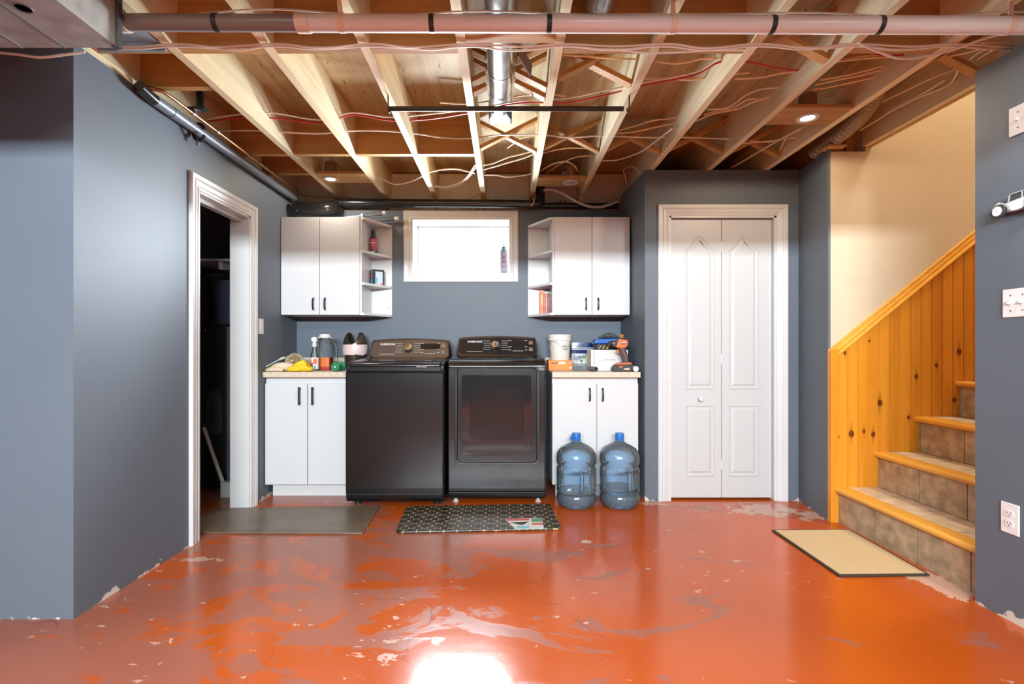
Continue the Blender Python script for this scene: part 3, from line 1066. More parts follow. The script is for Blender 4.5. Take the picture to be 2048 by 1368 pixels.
# dryer
D0, D1, DY = PX(895.5, 3.45), PX(1092, 3.45), 3.45
dr = thing('clothes_dryer', 'black stainless front-load dryer with a square glass door', 'dryer', ((D0 + D1) / 2, 3.75, 0))
MB().box(D0 + .002, D1 - .002, DY + .02, 4.09, .035, .955).build('body', STEELDK, dr, bevel=.012, seg=3)
poly = [(DY + .02, .035), (DY + .012, .085), (DY + .002, .092), (DY, .11), (DY - .003, .45), (DY - .003, .925), (DY + .003, .945), (DY + .020, .957), (DY + .04, .957), (DY + .04, .035)]
MB().prism(poly, D0, D1, 'X').build('front_panel', STEELBLK, dr, bevel=.010, seg=3, angle=50)
prof = [(DY + .003, .940), (DY + .004, .955), (DY + .012, .972), (DY + .028, .986), (DY + .060, .998), (DY + .12, 1.006), (3.84, 1.020), (4.085, 1.020), (4.085, .93)]
MB().prism(prof, D0 - .001, D1 + .001, 'X').build('top_deck', STEELBLK, dr, bevel=.010, seg=3, angle=50, smooth=True)
def ring_loft(rects, y_of, name, mat, parent, cap1=True, smooth=False):
    m = MB()
    m.loft([[(p, y_of[k], q) for p, q in r] for k, r in enumerate(rects)], cap0=False, cap1=cap1)
    return m.build(name, mat, parent, smooth=smooth)
dx0, dx1, dz0, dz1 = PX(910, DY), PX(1079.5, DY), PZ(928.5, DY), PZ(733, DY)
R = rrect(dx0, dx1, dz0, dz1, .045)
ring_loft([R, inset(R, .003), inset(R, .012)], [DY - .001, DY - .006, DY - .004], 'door_surround', BLACKP, dr)
R2 = rrect(PX(914.5, DY), PX(1074, DY), PZ(925, DY), PZ(735, DY), .035)
do = ring_loft([R2, R2, inset(R2, .006)], [DY - .003, DY - .020, DY - .026], 'door', STEELBLK, dr)
R3 = rrect(PX(924, DY - .02), PX(1062, DY - .02), PZ(911, DY - .02), PZ(750, DY - .02), .016)
gl = ring_loft([R3, inset(R3, .002)], [DY - .0262, DY - .0280], 'door_glass', GLASSBLK, do)
R4 = rrect(PX(941, DY - .02), PX(1047, DY - .02), PZ(878, DY - .02), PZ(775, DY - .02), .03)
ring_loft([R4, inset(R4, .002), inset(R4, .003)], [DY - .0281, DY - .0290, DY - .0286], 'glass_inset', flat('glass_inset', (.010, .010, .011), .15, spec=.6), do)
MB().box(D0 + .004, D1 - .004, DY - .001, DY + .03, .078, .084).build('base_line', BLACKP, dr)
console(PX(916, 3.88), PX(1073, 3.88), 1.014, PZ(672, 3.95), 3.84, dr, 'SAMSUNG', .475, flat('dryer_console_face', (.030, .026, .026), .14, .5))
for fx in (D0 + .05, D1 - .05):
    for fy in (DY + .07, 4.0):
        MB().lathe([(.020, 0), (.020, .010), (.012, .012), (.012, .04)], (fx, fy, 0), 12).build('foot', flat('grey_foot', (.5, .5, .5), .5), dr)

# ------------------------------------------------------------------ water jugs
JUG = clear_mat('blue_clear_plastic', (0.68, 0.83, 0.94), 0.06, 0.12, 1.45)
WATER = clear_mat('jug_water', (0.62, 0.78, 0.88), 0.02, 0.06, 1.33)
BLUECAP = flat('blue_cap', (0.02, 0.16, 0.50), 0.35)
def jug(x, y, label, fill, flap, ang):
    j = thing('water_jug', label, 'water jug', (x, y, 0))
    prof = [(.002, .012), (.085, .010), (.100, 0), (.122, .012), (.133, .040), (.134, .075), (.127, .085), (.127, .095), (.134, .105),
            (.134, .120), (.134, .150), (.134, .180), (.134, .210), (.134, .235), (.134, .262), (.127, .272), (.127, .282), (.135, .295), (.136, .330), (.130, .362), (.110, .392), (.075, .415), (.042, .430),
            (.030, .440), (.026, .452), (.026, .478)]
    n = 40
    m = MB()
    rings = []
    for (r, h) in prof:
        ring = []
        for i in range(n):
            t = 2 * math.pi * i / n
            rr = r
            d = (t - ang + math.pi) % (2 * math.pi) - math.pi
            if .115 < h < .25 and abs(d) < .85:   # grip recess
                rr = r - .050 * (math.cos(d / .85 * math.pi / 2) ** .5) * min(1, (h - .105) / .03, (.262 - h) / .03)
            ring.append((x + rr * math.cos(t), y + rr * math.sin(t), h))
        rings.append(ring)
    m.loft(rings, True, False)
    b = m.build('bottle', JUG, j, smooth=True)
    gx, gy = x + .120 * math.cos(ang), y + .120 * math.sin(ang)
    hx, hy = x + .085 * math.cos(ang), y + .085 * math.sin(ang)
    MB().tube(smooth_path([(hx, hy, .256), (gx, gy, .238), (gx, gy, .185), (gx, gy, .130), (hx, hy, .108)], 5), .0135, 12).build('grip', JUG, b, smooth=True)
    wp = [(.002, .016), (.084, .014), (.098, .006), (.119, .016), (.130, .042), (.131, .075), (.124, .086), (.124, .094), (.130, .106)]
    wp = [q for q in wp if q[1] < fill] + [(.130 if fill > .1 else .128, fill), (.002, fill)]
    MB().lathe(wp, (x, y, 0), 32).build('water', WATER, j, smooth=True)
    cp = MB().lathe([(.029, .446), (.030, .448), (.030, .482), (.028, .496), (.002, .497)], (x, y, 0), 24)
    cp = cp.build('cap', BLUECAP, j, smooth=True)
    if flap:
        cpt = MB().tube([(x - .010, y - .03, .470), (x - .034, y - .012, .472), (x - .042, y - .006, .460), (x - .036, y - .012, .449)], .006, 8)
        cpt.build('pull_tab', BLUECAP, cp, smooth=True)
jug(PX(1152.5, 3.43), 3.43, 'clear blue five-gallon water jug with a torn pull-tab cap, nearer the dryer', .105, True, math.radians(-80))
jug(PX(1239, 3.43), 3.43, 'clear blue five-gallon water jug with a smooth round cap, against the alcove wall', .125, False, math.radians(-70))

# ------------------------------------------------------------------ mats
RUB = flat('brown_rubber', (0.150, 0.105, 0.068), 0.34, var=0.25, bscale=5, bump=0.15, spec=0.5)
rm = thing('rubber_mat', 'long plain brown rubber mat lying across the doorway', 'mat', (-1.4, 3.12, 0))
MB().prism([(-1.93, 2.90), (PX(725, 2.888), 2.888), (PX(761, 3.40), 3.385), (-1.80, 3.345), (-1.93, 3.33)], .001, .012, 'Z').build('mat_body', RUB, rm, bevel=.004)
MB().prism([(-1.89, 2.935), (PX(725, 2.888) - .035, 2.923), (PX(761, 3.40) - .035, 3.35), (-1.80, 3.315), (-1.89, 3.30)], .012, .0135, 'Z').build('raised_field', RUB, rm, bevel=.001)

TRM = trellis_mat()
ang = math.atan2(2.965 - 2.909, .97)
tm = thing('kitchen_mat', 'dark cushioned mat with a gold trellis pattern in front of the dryer', 'mat', (-.164, 3.165, .001))
def tp(u, v):
    return (-.164 + u * math.cos(ang) - v * math.sin(ang), 3.165 + u * math.sin(ang) + v * math.cos(ang))
R = [tp(u, v) for u, v in rrect(-.487, .487, -.235, .235, .035)]
MB().prism(R, .001, .013, 'Z').build('mat_body', TRM, tm, bevel=.005)
cardm = flat('card_white', (.75, .74, .70), .4)
cd = thing('product_card', 'printed cardboard tag with red and green bands on the trellis mat', 'card', (.1, 3.08, .0135))
def cp_(px, py): return PH(px, py, .0135)
A, B, C_, D_, E = cp_(1011, 1038), cp_(1084, 1036), cp_(1088, 1057.5), cp_(1031, 1058.5), cp_(1013, 1041)
MB().prism([(q.x, q.y) for q in (A, B, C_, D_, E)], .0135, .0145, 'Z').build('card', cardm, cd)
def patch(pts, mat, name):
    MB().prism([(q.x, q.y) for q in [cp_(*p) for p in pts]], .0145, .0148, 'Z').build(name, mat, cd)
patch([(1012, 1038.3), (1058, 1037.2), (1059, 1041), (1015, 1042)], flat('card_red', (.62, .06, .05), .4), 'red_band')
patch([(1062, 1037), (1084, 1036.3), (1084.5, 1044), (1063, 1044.5)], flat('card_green', (.10, .30, .13), .4), 'green_band')
patch([(1064, 1046.5), (1086, 1046), (1086.5, 1049.5), (1064, 1050)], MATS['card_red'], 'red_band')
patch([(1020, 1045), (1058, 1043.5), (1046, 1050), (1040, 1050)], BLACKP, 'picture')
patch([(1034, 1052.5), (1058, 1052), (1058, 1057), (1034, 1057.5)], flat('card_blue', (.25, .55, .62), .4), 'blue_band')

cmt = thing('door_mat', 'tan carpet mat with dark bound edges at the foot of the stairs', 'mat', (1.8, 2.65, 0))
mc = [PH(1678, 1155, 0), PH(1860, 1153, 0), PH(1699, 1061.5, 0), PH(1543.5, 1062.5, 0)]
R = [(q.x, q.y) for q in mc]
MB().prism(R, .001, .010, 'Z').build('binding', flat('brown_binding', (.035, .024, .016), .7), cmt, bevel=.002)
MB().prism(inset(R, .013), .009, .0115, 'Z').build('carpet', flat('tan_carpet', (.56, .40, .22), .9, var=.08, bscale=220, bump=.3), cmt)

# ------------------------------------------------------------------ wall plates and wall toy
PLATE = flat('white_plate_plastic', (.82, .82, .81), .35)
SLOT = flat('plate_slot', (.10, .10, .10), .6)
def rplate(name, label, y0, y1, z0, z1, cat='switch'):
    o = thing(name, label, cat, (2.0, (y0 + y1) / 2, z0))
    MB().box(1.994, 2.0, y0, y1, z0, z1).build('plate', PLATE, o, bevel=.0025)
    return o
def toggles(o, ys, z):
    for y in ys:
        MB().box(1.9925, 1.995, y - .006, y + .006, z - .013, z + .013).build('slot', PLATE, o)
        MB().prism([(y - .0045, z - .004), (y + .0045, z - .004), (y + .0045, z + .008), (y - .0045, z + .008)], 1.980, 1.994, 'X').build('toggle', PLATE, o, bevel=.001)
        for dz in (-.030, .030):
            MB().lathe([(.003, 0), (.003, -.0012)], (1.994, y, z + dz), 8, 'X').build('screw', SLOT, o)
o = rplate('light_switch', 'single white toggle switch plate mounted above the wall-hung toy car', 1.908, 1.980, PZ(276, 1.98), PZ(223, 1.98) + .008)
toggles(o, (1.944,), (PZ(276, 1.98) + PZ(223, 1.98)) / 2 + .004)
o = rplate('light_switch', 'double white toggle switch plate mounted below the wall-hung toy car', 1.889, 2.005, PZ(635.5, 2.005), PZ(580, 2.005))
toggles(o, (1.972, 1.926), (PZ(635.5, 2.005) + PZ(580, 2.005)) / 2)
o = rplate('power_outlet', 'white duplex outlet low on the wall beside the stairs', 1.941, 2.012, PZ(1061, 2.012), PZ(1001, 2.012), 'outlet')
zc = (PZ(1061, 2.012) + PZ(1001, 2.012)) / 2
for dz in (-.0195, .0195):
    R = rrect(1.9765 - .017, 1.9765 + .017, zc + dz - .014, zc + dz + .014, .012)
    f = MB().prism(R, 1.9915, 1.995, 'X').build('receptacle', PLATE, o)
    for dy in (-.0065, .0065):
        MB().box(1.9908, 1.992, 1.9765 + dy - .001, 1.9765 + dy + .001, zc + dz - .002, zc + dz + .006).build('slot', SLOT, f)
    MB().lathe([(.0025, 0), (.0025, -.0008)], (1.9915, 1.9765, zc + dz - .008), 8, 'X').build('ground_hole', SLOT, f)
o = thing('light_switch', 'narrow white switch plate between the door casing and wall cabinet', 'switch', (XL, 3.52, 1.176))
MB().box(XL, XL + .006, 3.482, 3.552, PZ(668, 3.5), PZ(637, 3.5)).build('plate', PLATE, o, bevel=.002)
MB().box(XL + .006, XL + .009, 3.505, 3.530, 1.20, 1.262).build('rocker', PLATE, o, bevel=.001)

SIL = flat('silver_toy_paint', (.70, .72, .74), .22, .6)
TYRE = flat('toy_tyre', (.03, .033, .038), .5)
car = thing('toy_car', 'silver vintage toy car with white disc wheels hung on the wall', 'wall decor', (1.98, 1.93, 1.58))
cy, cz = PX(1, 1) * 0 + 1.983, PZ(421.6, 1.983)
body = [(2.012, cz - .004), (2.008, cz + .014), (1.985, cz + .022), (1.955, cz + .026), (1.90, cz + .032), (1.845, cz + .030), (1.825, cz + .010), (1.825, cz - .010), (1.96, cz - .012)]
b = MB().prism(body, 1.965, 1.999, 'X').build('body', SIL, car, bevel=.005, seg=3)
roof = [(1.962, cz + .026), (1.956, cz + .050), (1.950, cz + .055), (1.868, cz + .058), (1.856, cz + .050), (1.850, cz + .030)]
MB().prism(roof, 1.972, 1.999, 'X').build('cab', TYRE, car, bevel=.003)
for a, bb in (((1.957, cz + .028), (1.952, cz + .054)), ((1.952, cz + .054), (1.865, cz + .058)), ((1.905, cz + .030), (1.905, cz + .056))):
    MB().beam((1.971, *a), (1.971, *bb), .003, .004, (1, 0, 0)).build('window_post', SIL, car)
for y in (1.983, 1.862):
    wv = MB().lathe([(.010, 0), (.024, .0), (.026, -.004), (.026, -.013), (.0225, -.016), (.018, -.0165)], (1.968, y, cz - .003), 24, 'X').build('wheel', TYRE, car, smooth=True)
    MB().lathe([(.0190, 0), (.0185, -.003), (.010, -.0042), (.0015, -.0045)], (1.952, y, cz - .003), 20, 'X').build('hubcap', flat('white_hubcap', (.85, .85, .85), .3), wv)
    MB().lathe([(.0018, 0), (.0018, -.001)], (1.9476, y, cz - .003), 6, 'X').build('hub', TYRE, wv)
MB().tube(smooth_path([(1.968, 2.014, cz - .012), (1.966, 2.012, cz + .016), (1.966, 1.985, cz + .029), (1.966, 1.957, cz + .008), (1.966, 1.945, cz - .008), (1.966, 1.90, cz - .010), (1.966, 1.85, cz + .01)], 5), .004, 8).build('fender', SIL, car, smooth=True)
MB().lathe([(.018, 0), (.019, -.006), (.015, -.010)], (1.979, 2.022, cz - .002), 16, 'Y').build('spare_wheel', TYRE, car, smooth=True)

# ------------------------------------------------------------------ things on the counter with the gloves
YEL = flat('yellow_rubber', (.78, .52, .015), .45)
CREAM = flat('cream_canvas', (.66, .53, .40), .85, var=.15, bscale=60)
def blob(name, pts_r, mat, parent, n=10, flatz=1.0, rough=.0):
    """soft shape: a tube of varying radius squashed in height, set on the surface z0"""
    m = MB()
    m.tube(smooth_path([p for p, r in pts_r], 3), [r for k in range(1)] and
           [q for q in _interp([r for p, r in pts_r], 3)], n)
    m.v = [(x, y, CT + max(0.0005, (z - CT) * flatz)) for (x, y, z) in m.v]
    return m.build(name, mat, parent, smooth=True, sub=1)
def _interp(rs, k):
    out = []
    for a, b in zip(rs[:-1], rs[1:]):
        out += [a + (b - a) * j / k for j in range(k)]
    return out + [rs[-1]]
V = Vector
g = thing('work_glove', 'bright yellow rubber glove crumpled beside the spray bottle', 'glove', (-1.47, 3.62, CT))
x0 = PX(577, 3.62)
blob('cuff', [(V((x0 + .005, 3.585, CT + .018)), .012), (V((x0 + .05, 3.592, CT + .020)), .026), (V((x0 + .10, 3.598, CT + .030)), .034), (V((x0 + .150, 3.603, CT + .030)), .040), (V((x0 + .158, 3.603, CT + .036)), .030)], YEL, g)
blob('palm', [(V((x0 + .055, 3.585, CT + .040)), .012), (V((x0 + .085, 3.585, CT + .055)), .020), (V((x0 + .125, 3.592, CT + .066)), .020), (V((x0 + .135, 3.592, CT + .070)), .010)], YEL, g)
blob('finger', [(V((x0 + .030, 3.575, CT + .012)), .009), (V((x0 + .065, 3.570, CT + .016)), .014), (V((x0 + .10, 3.565, CT + .013)), .012)], YEL, g)
g = thing('work_glove', 'cream canvas glove with yellow finger tips reaching over the counter end', 'glove', (-1.6, 3.62, CT))
x0 = PX(537, 3.62)
blob('palm', [(V((x0 + .02, 3.60, CT + .014)), .016), (V((x0 + .06, 3.62, CT + .028)), .034), (V((x0 + .105, 3.640, CT + .032)), .038), (V((x0 + .150, 3.672, CT + .028)), .030), (V((x0 + .168, 3.680, CT + .020)), .016)], CREAM, g)
blob('thumb', [(V((x0 + .005, 3.575, CT + .010)), .010), (V((x0 + .05, 3.565, CT + .018)), .018), (V((x0 + .10, 3.57, CT + .018)), .018), (V((x0 + .125, 3.58, CT + .012)), .010)], CREAM, g)
blob('finger_tips', [(V((-1.708, 3.562, CT + .010)), .007), (V((-1.685, 3.585, CT + .020)), .014), (V((-1.64, 3.61, CT + .030)), .019), (V((-1.60, 3.63, CT + .030)), .015)], YEL, g)
w_ = thing('cleaning_wand', 'thin white cleaning wand lying behind the cream glove', 'brush', (-1.6, 3.75, CT))
MB().tube([(-1.712, 3.60, CT + .040), (-1.700, 3.68, CT + .063), (-1.686, 3.755, CT + .086)], .005, 8).build('shaft', WHITE, w_, smooth=True)
MB().tube([(-1.689, 3.74, CT + .082), (-1.679, 3.775, CT + .093), (-1.663, 3.79, CT + .096)], [.008, .011, .006], 8).build('tip', WHITE, w_, smooth=True)
MB().tube([(-1.712, 3.60, CT + .040), (-1.713, 3.592, CT + .034)], .0055, 8).build('end_knob', WHITE, w_, smooth=True)
lo = MB()
cx, cy_, cz_ = PX(589, 3.80), 3.80, CT + .066
for k in range(260):
    th, ph = random.uniform(0, 6.28), math.acos(random.uniform(-1, 1))
    d = V((math.sin(ph) * math.cos(th), math.sin(ph) * math.sin(th), math.cos(ph)))
    u = d.cross(V((random.random() - .5, random.random() - .5, random.random() - .5))).normalized()
    v2 = d.cross(u)
    c = V((cx, cy_, cz_)) + d * .034
    a = len(lo.v)
    rr = .030 * random.uniform(.8, 1.1)
    lo.v += [tuple(c - u * .014), tuple(c + u * .014), tuple(c + d * rr + u * .018 + v2 * .006), tuple(c + d * rr * .92 - u * .018 - v2 * .006)]
    lo.f.append((a, a + 1, a + 2, a + 3))
LOOF = flat('beige_mesh_sponge', (.50, .38, .24), .8, var=.2, bscale=90)
l = thing('bath_sponge', 'frilly beige mesh sponge behind the gloves', 'sponge', (cx, cy_, CT))
lo.build('ruffles', LOOF, l)
MB().lathe([(.001, -.045), (.028, -.036), (.044, -.012), (.044, .012), (.028, .036), (.001, .045)], (cx, cy_, cz_), 14).build('core', LOOF, l, smooth=True)
MB().lathe([(.012, 0), (.020, .012), (.010, .030)], (cx, cy_, CT), 10).build('base_tuft', LOOF, l)

# spray bottle
CLR = clear_mat('clear_plastic', (.93, .95, .96), .05, .03)
sx, sy = PX(629, 3.74), 3.74
s = thing('spray_bottle', 'clear trigger spray bottle with orange and white label', 'bottle', (sx, sy, CT))
MB().lathe([(.002, 0), (.028, .001), (.030, .010), (.030, .100), (.028, .115), (.018, .150), (.013, .175), (.012, .190)], (sx, sy, CT), 20).build('bottle', CLR, s, smooth=True)
MB().lathe([(.0305, .012), (.0305, .098)], (sx, sy, CT), 20, cap0=False, cap1=False).build('label', flat('white_label', (.75, .75, .74), .45), s, smooth=True)
for k, (a0, a1, z0, z1, cc) in enumerate(((-2.7, -1.95, .014, .085, (.75, .25, .06)), (-1.55, -.7, .050, .090, (.80, .12, .06)), (-1.4, -.9, .016, .040, (.03, .36, .30)), (-2.0, -1.6, .02, .06, (.25, .04, .03)))):
    pts = [(sx + .0308 * math.cos(a0 + (a1 - a0) * q / 5), sy + .0308 * math.sin(a0 + (a1 - a0) * q / 5)) for q in range(6)]
    MB().loft([[(p[0], p[1], CT + z0) for p in pts], [(p[0], p[1], CT + z1) for p in pts]], False, False, closed=False).build('label_print', flat('label_ink', cc, .5), s)
MB().lathe([(.016, .178), (.017, .180), (.017, .204), (.013, .208), (.013, .222)], (sx, sy, CT), 16).build('collar', WHITE, s, smooth=True)
MB().prism([(sx - .017, CT + .218), (sx + .019, CT + .218), (sx + .019, CT + .240), (sx + .010, CT + .252), (sx - .016, CT + .250), (sx - .024, CT + .238), (sx - .020, CT + .225)], sy - .011, sy + .011, 'Y').build('trigger_head', WHITE, s, bevel=.003)
MB().tube([(sx, sy, CT + .19), (sx + .003, sy, CT + .01)], .0022, 6).build('dip_tube', WHITE, s)

# square jar with orange drink mix
jx, jy = PX(650, 3.86), 3.86
j = thing('storage_jar', 'large clear square jar with white lid half full of orange powder', 'jar', (jx, jy, CT))
def sq(r, h, w=.054, dp=.052, dx=0.0):
    return [(jx + dx + p, jy + q, CT + h) for p, q in rrect(-w, w, -dp, dp, r)]
MB().loft([sq(.012, .002, .050, .048), sq(.016, .008), sq(.016, .19), sq(.020, .215, .052, .050), sq(.030, .236, .042, .042), sq(.036, .244, .037, .037), sq(.036, .252, .037, .037)], True, False).build('jar_body', CLR, j, smooth=True)
MB().loft([sq(.012, .026, .0515, .0495), sq(.014, .030, .0525, .0505), sq(.014, .096, .0525, .0505)]).build('orange_fill', flat('orange_powder', (.95, .20, .01), .5), j)
MB().loft([sq(.012, .004, .049, .047), sq(.014, .010, .0525, .0505), sq(.014, .026, .0525, .0505)]).build('red_base', flat('red_syrup', (.70, .02, .02), .3), j)
MB().lathe([(.052, .246), (.053, .248), (.053, .256), (.042, .259), (.042, .270), (.040, .276), (.002, .277)], (jx, jy, CT), 28).build('lid', flat('translucent_lid', (.62, .64, .65), .4), j, smooth=True)
MB().tube(smooth_path([(jx + .050, jy, CT + .215), (jx + .078, jy, CT + .200), (jx + .086, jy, CT + .150), (jx + .086, jy, CT + .06), (jx + .078, jy, CT + .020), (jx + .052, jy, CT + .012)], 5), .011, 10).build('handle', CLR, j, smooth=True)

# green dumbbell
GRN = flat('green_vinyl', (.012, .17, .075), .38)
d = thing('dumbbell', 'small green vinyl dumbbell lying by the trash bin', 'dumbbell', (PX(678, 3.72), 3.72, CT))
a, b = P(671.7, 0, 3.64), P(683.4, 0, 3.76)
a.z = b.z = CT + .033
t = (b - a).normalized()
def disc(c, r, th):
    m = MB()
    u = t.cross(V((0, 0, 1))).normalized()
    up = V((0, 0, 1))
    rings = []
    for (rr, h) in ((r * .55, -th / 2), (r * .9, -th / 2), (r, -th * .3), (r, th * .3), (r * .9, th / 2), (r * .55, th / 2)):
        rings.append([c + t * h + (u * math.cos(q) + up * math.sin(q)) * rr for q in [2 * math.pi * k / 24 for k in range(24)]])
    return m.loft(rings)
disc(a, .033, .034).build('end_weight', GRN, d, smooth=True)
disc(b, .033, .034).build('end_weight', GRN, d, smooth=True)
MB().tube([a, b], .013, 12).build('grip', GRN, d, smooth=True)
e = a - t * .0172
MB().tube([e, e - t * .001], .006, 10).build('center_mark', PRINTW, d)

# small trash bin with liner
bx, by, br = -1.199, 4.0, .095
BINM = flat('bronze_bin_plastic', (.055, .042, .032), .25, .4)
bn = thing('trash_bin', 'small dark bronze bin with two raised ears and pink liner bag', 'trash bin', (bx, by, CT))
MB().lathe([(.002, .002), (.070, 0), (.076, .01), (.086, .12), (.090, .19)], (bx, by, CT), 32).build('bin_body', BINM, bn, smooth=True)
n = 48
rings = []
for k in range(7):
    ring = []
    for i in range(n):
        th = 2 * math.pi * i / n
        q_ = min(1, max(0, (abs(math.cos(th)) - .22) / .60))
        top = .206 + .086 * math.sin(q_ * math.pi / 2)
        z = .188 + (top - .188) * k / 6
        q = max(0, (z - .188) / .125)
        rr = .094 * math.sqrt(max(.02, 1 - q * q * .90))
        ring.append((bx + rr * math.cos(th), by + rr * .92 * math.sin(th), CT + z))
    rings.append(ring)
MB().loft(rings, False, False).build('bin_top', BINM, bn, smooth=True, solid=.003)
rings = []
for (z, rad, wob) in ((.112, .094, .010), (.125, .096, .004), (.150, .099, .002), (.180, .098, .002), (.196, .096, .001)):
    rings.append([(bx + (rad + random.uniform(-.002, .002)) * math.cos(2 * math.pi * i / 36), by + (rad + random.uniform(-.002, .002)) * .95 * math.sin(2 * math.pi * i / 36),
                   CT + z + (random.uniform(-1, 1) * wob)) for i in range(36)])
MB().loft(rings, False, False).build('liner_bag', flat('pink_bag', (.72, .55, .54), .4), bn, smooth=True)

# ------------------------------------------------------------------ things on the counter with the drill
ORG = flat('orange_carton', (.86, .23, .008), .45)
bo = thing('orange_box', 'flat orange carton with dark lettering under the white pail', 'box', (.43, 3.97, CT))
ox0, ox1, oy, oz = PX(1097, 3.87), PX(1145, 3.87), 3.87, CT + .074
MB().box(ox0, ox1, oy, oy + .2, CT, oz).build('carton', ORG, bo, bevel=.001)
text_part('lettering', 'Digital', (ox0 + .042, oy - .0006, CT + .054), (1, 0, 0), (0, 0, 1), .022, flat('brown_ink', (.10, .02, .01), .5), bo, bold=.0006)
MB().box(ox0 + .078, ox0 + .130, oy - .0012, oy, CT + .043, CT + .064).build('pale_panel', flat('pale_panel', (.85, .55, .45), .5), bo)
MB().box(ox1 - .022, ox1 - .006, oy - .0012, oy, CT + .008, CT + .026).build('white_square', PRINTW, bo)
MB().box(ox1 - .022, ox1 - .004, oy - .0012, oy, CT + .056, CT + .068).build('grey_square', PRINTG, bo)
PAIL = flat('white_pail_plastic', (.74, .72, .66), .4)
px_, py_ = PX(1119.5, 3.97), 3.972
pa = thing('plastic_pail', 'white plastic pail with lid and scribbled pen marks on the carton', 'bucket', (px_, py_, oz))
PZ0 = oz
MB().lathe([(.002, .001), (.072, 0), (.074, .004), (.083, .150), (.086, .152), (.086, .158), (.084, .160), (.085, .185)], (px_, py_, PZ0), 36).build('pail_body', PAIL, pa, smooth=True)
MB().lathe([(.086, .156), (.0935, .158), (.0935, .166), (.088, .170), (.0895, .186), (.091, .192), (.090, .200), (.082, .202), (.080, .196), (.002, .196)], (px_, py_, PZ0), 36).build('lid', PAIL, pa, smooth=True)
MB().tube(smooth_path([(px_ - .088, py_ - .02, PZ0 + .140), (px_ - .055, py_ - .068, PZ0 + .146), (px_ - .01, py_ - .088, PZ0 + .120), (px_ + .04, py_ - .078, PZ0 + .085), (px_ + .086, py_ - .02, PZ0 + .140)], 6), .0014, 6).build('wire_handle', flat('handle_wire', (.45, .45, .44), .35, .8), pa)
MB().box(px_ - .088, px_ - .068, py_ - .052, py_ - .046, PZ0 + .128, PZ0 + .131).build('handle_ear', BLACKP, pa)
for k, (t_, dz) in enumerate((('Nails', .110), ('1 1/2', .085))):
    text_part('pen_marks', t_, (px_ + .030, py_ - .0815 + .002 * k, PZ0 + dz), (1, .38, 0), (0, .03, 1), .019, flat('pen_ink', (.12, .10, .09), .6), pa)

# wipes pouch
lb = thing('wipes_pouch', 'navy topped cleaning wipes pouch standing behind the clear organizer', 'pouch', (PX(1168, 3.985), 3.985, CT))
lx0, lx1 = PX(1143.5, 3.985), PX(1186, 3.985)
def prow(z, dpt, w0=0.0, w1=0.0):
    pts = []
    for i in range(11):
        tt = i / 10
        pts.append((lx0 + w0 + (lx1 - w1 - lx0 - w0) * tt, 3.9850 - dpt * math.sin(math.pi * tt) ** .6, CT + z))
    for i in range(10, -1, -1):
        tt = i / 10
        pts.append((lx0 + w0 + (lx1 - w1 - lx0 - w0) * tt, 3.9970 + dpt * math.sin(math.pi * tt) ** .6 * .5, CT + z))
    return pts
POUCH = flat('pale_pouch', (.55, .60, .58), .25)
NAVY = flat('navy_pouch', (.008, .030, .13), .22)
MB().loft([prow(0, .040, .004, .004), prow(.03, .046), prow(.08, .036), prow(.125, .022)], True, False).build('pouch_body', POUCH, lb, smooth=True)
MB().loft([prow(.125, .0222), prow(.150, .012), prow(.175, .006), prow(.212, .002)], False, True).build('pouch_top', NAVY, lb, smooth=True)
MB().box(lx0, lx1 + .004, 3.9710, 3.9750, CT + .166, CT + .172).box(lx0, lx1 + .004, 3.9690, 3.9730, CT + .154, CT + .159).build('zip_seal', PRINTW, lb)
text_part('lettering', 'Lysol', (lx0 + .055, 3.9415, CT + .100), (1, 0, .08), (-.06, .15, 1), .046, flat('navy_ink', (.02, .05, .12), .4), lb, bold=.0012, shear=.2)
MB().prism(rrect(lx0 + .105, lx0 + .165, CT + .045, CT + .125, .01), 3.9445, 3.9475, 'Y').build('lime_panel', flat('lime_print', (.50, .60, .12), .35), lb)
MB().prism([(lx0 + .05, CT + .08), (lx0 + .085, CT + .075), (lx0 + .07, CT + .045)], 3.9375, 3.9395, 'Y').build('grey_emblem', flat('slate_print', (.10, .16, .20), .35), lb)

CLR2 = clear_mat('clear_organizer_plastic', (.72, .77, .80), .05, .15)
ob = thing('organizer_box', 'small clear plastic organizer box in front of the wipes pouch', 'box', (PX(1160, 3.76), 3.76, CT))
bx0, bx1 = PX(1147, 3.74), PX(1174.5, 3.74)
MB().box(bx0, bx1, 3.74, 3.81, CT + .001, CT + .046).build('tray', CLR2, ob, bevel=.003)
MB().box(bx0 - .002, bx1 + .002, 3.738, 3.812, CT + .046, CT + .053).build('lid', CLR2, ob, bevel=.002)
MB().box(bx0 + .006, bx0 + .045, 3.75, 3.80, CT + .003, CT + .03).build('contents', flat('slate_bits', (.08, .10, .13), .5, var=.4, bscale=120), ob)
for k in range(5):
    MB().beam((bx1 - .05 + .009 * k, 3.745, CT + .004), (bx1 - .042 + .009 * k, 3.752, CT + .022 - .006 * (k % 2)), .004, .003).build('loose_screw', CHROME, ob)

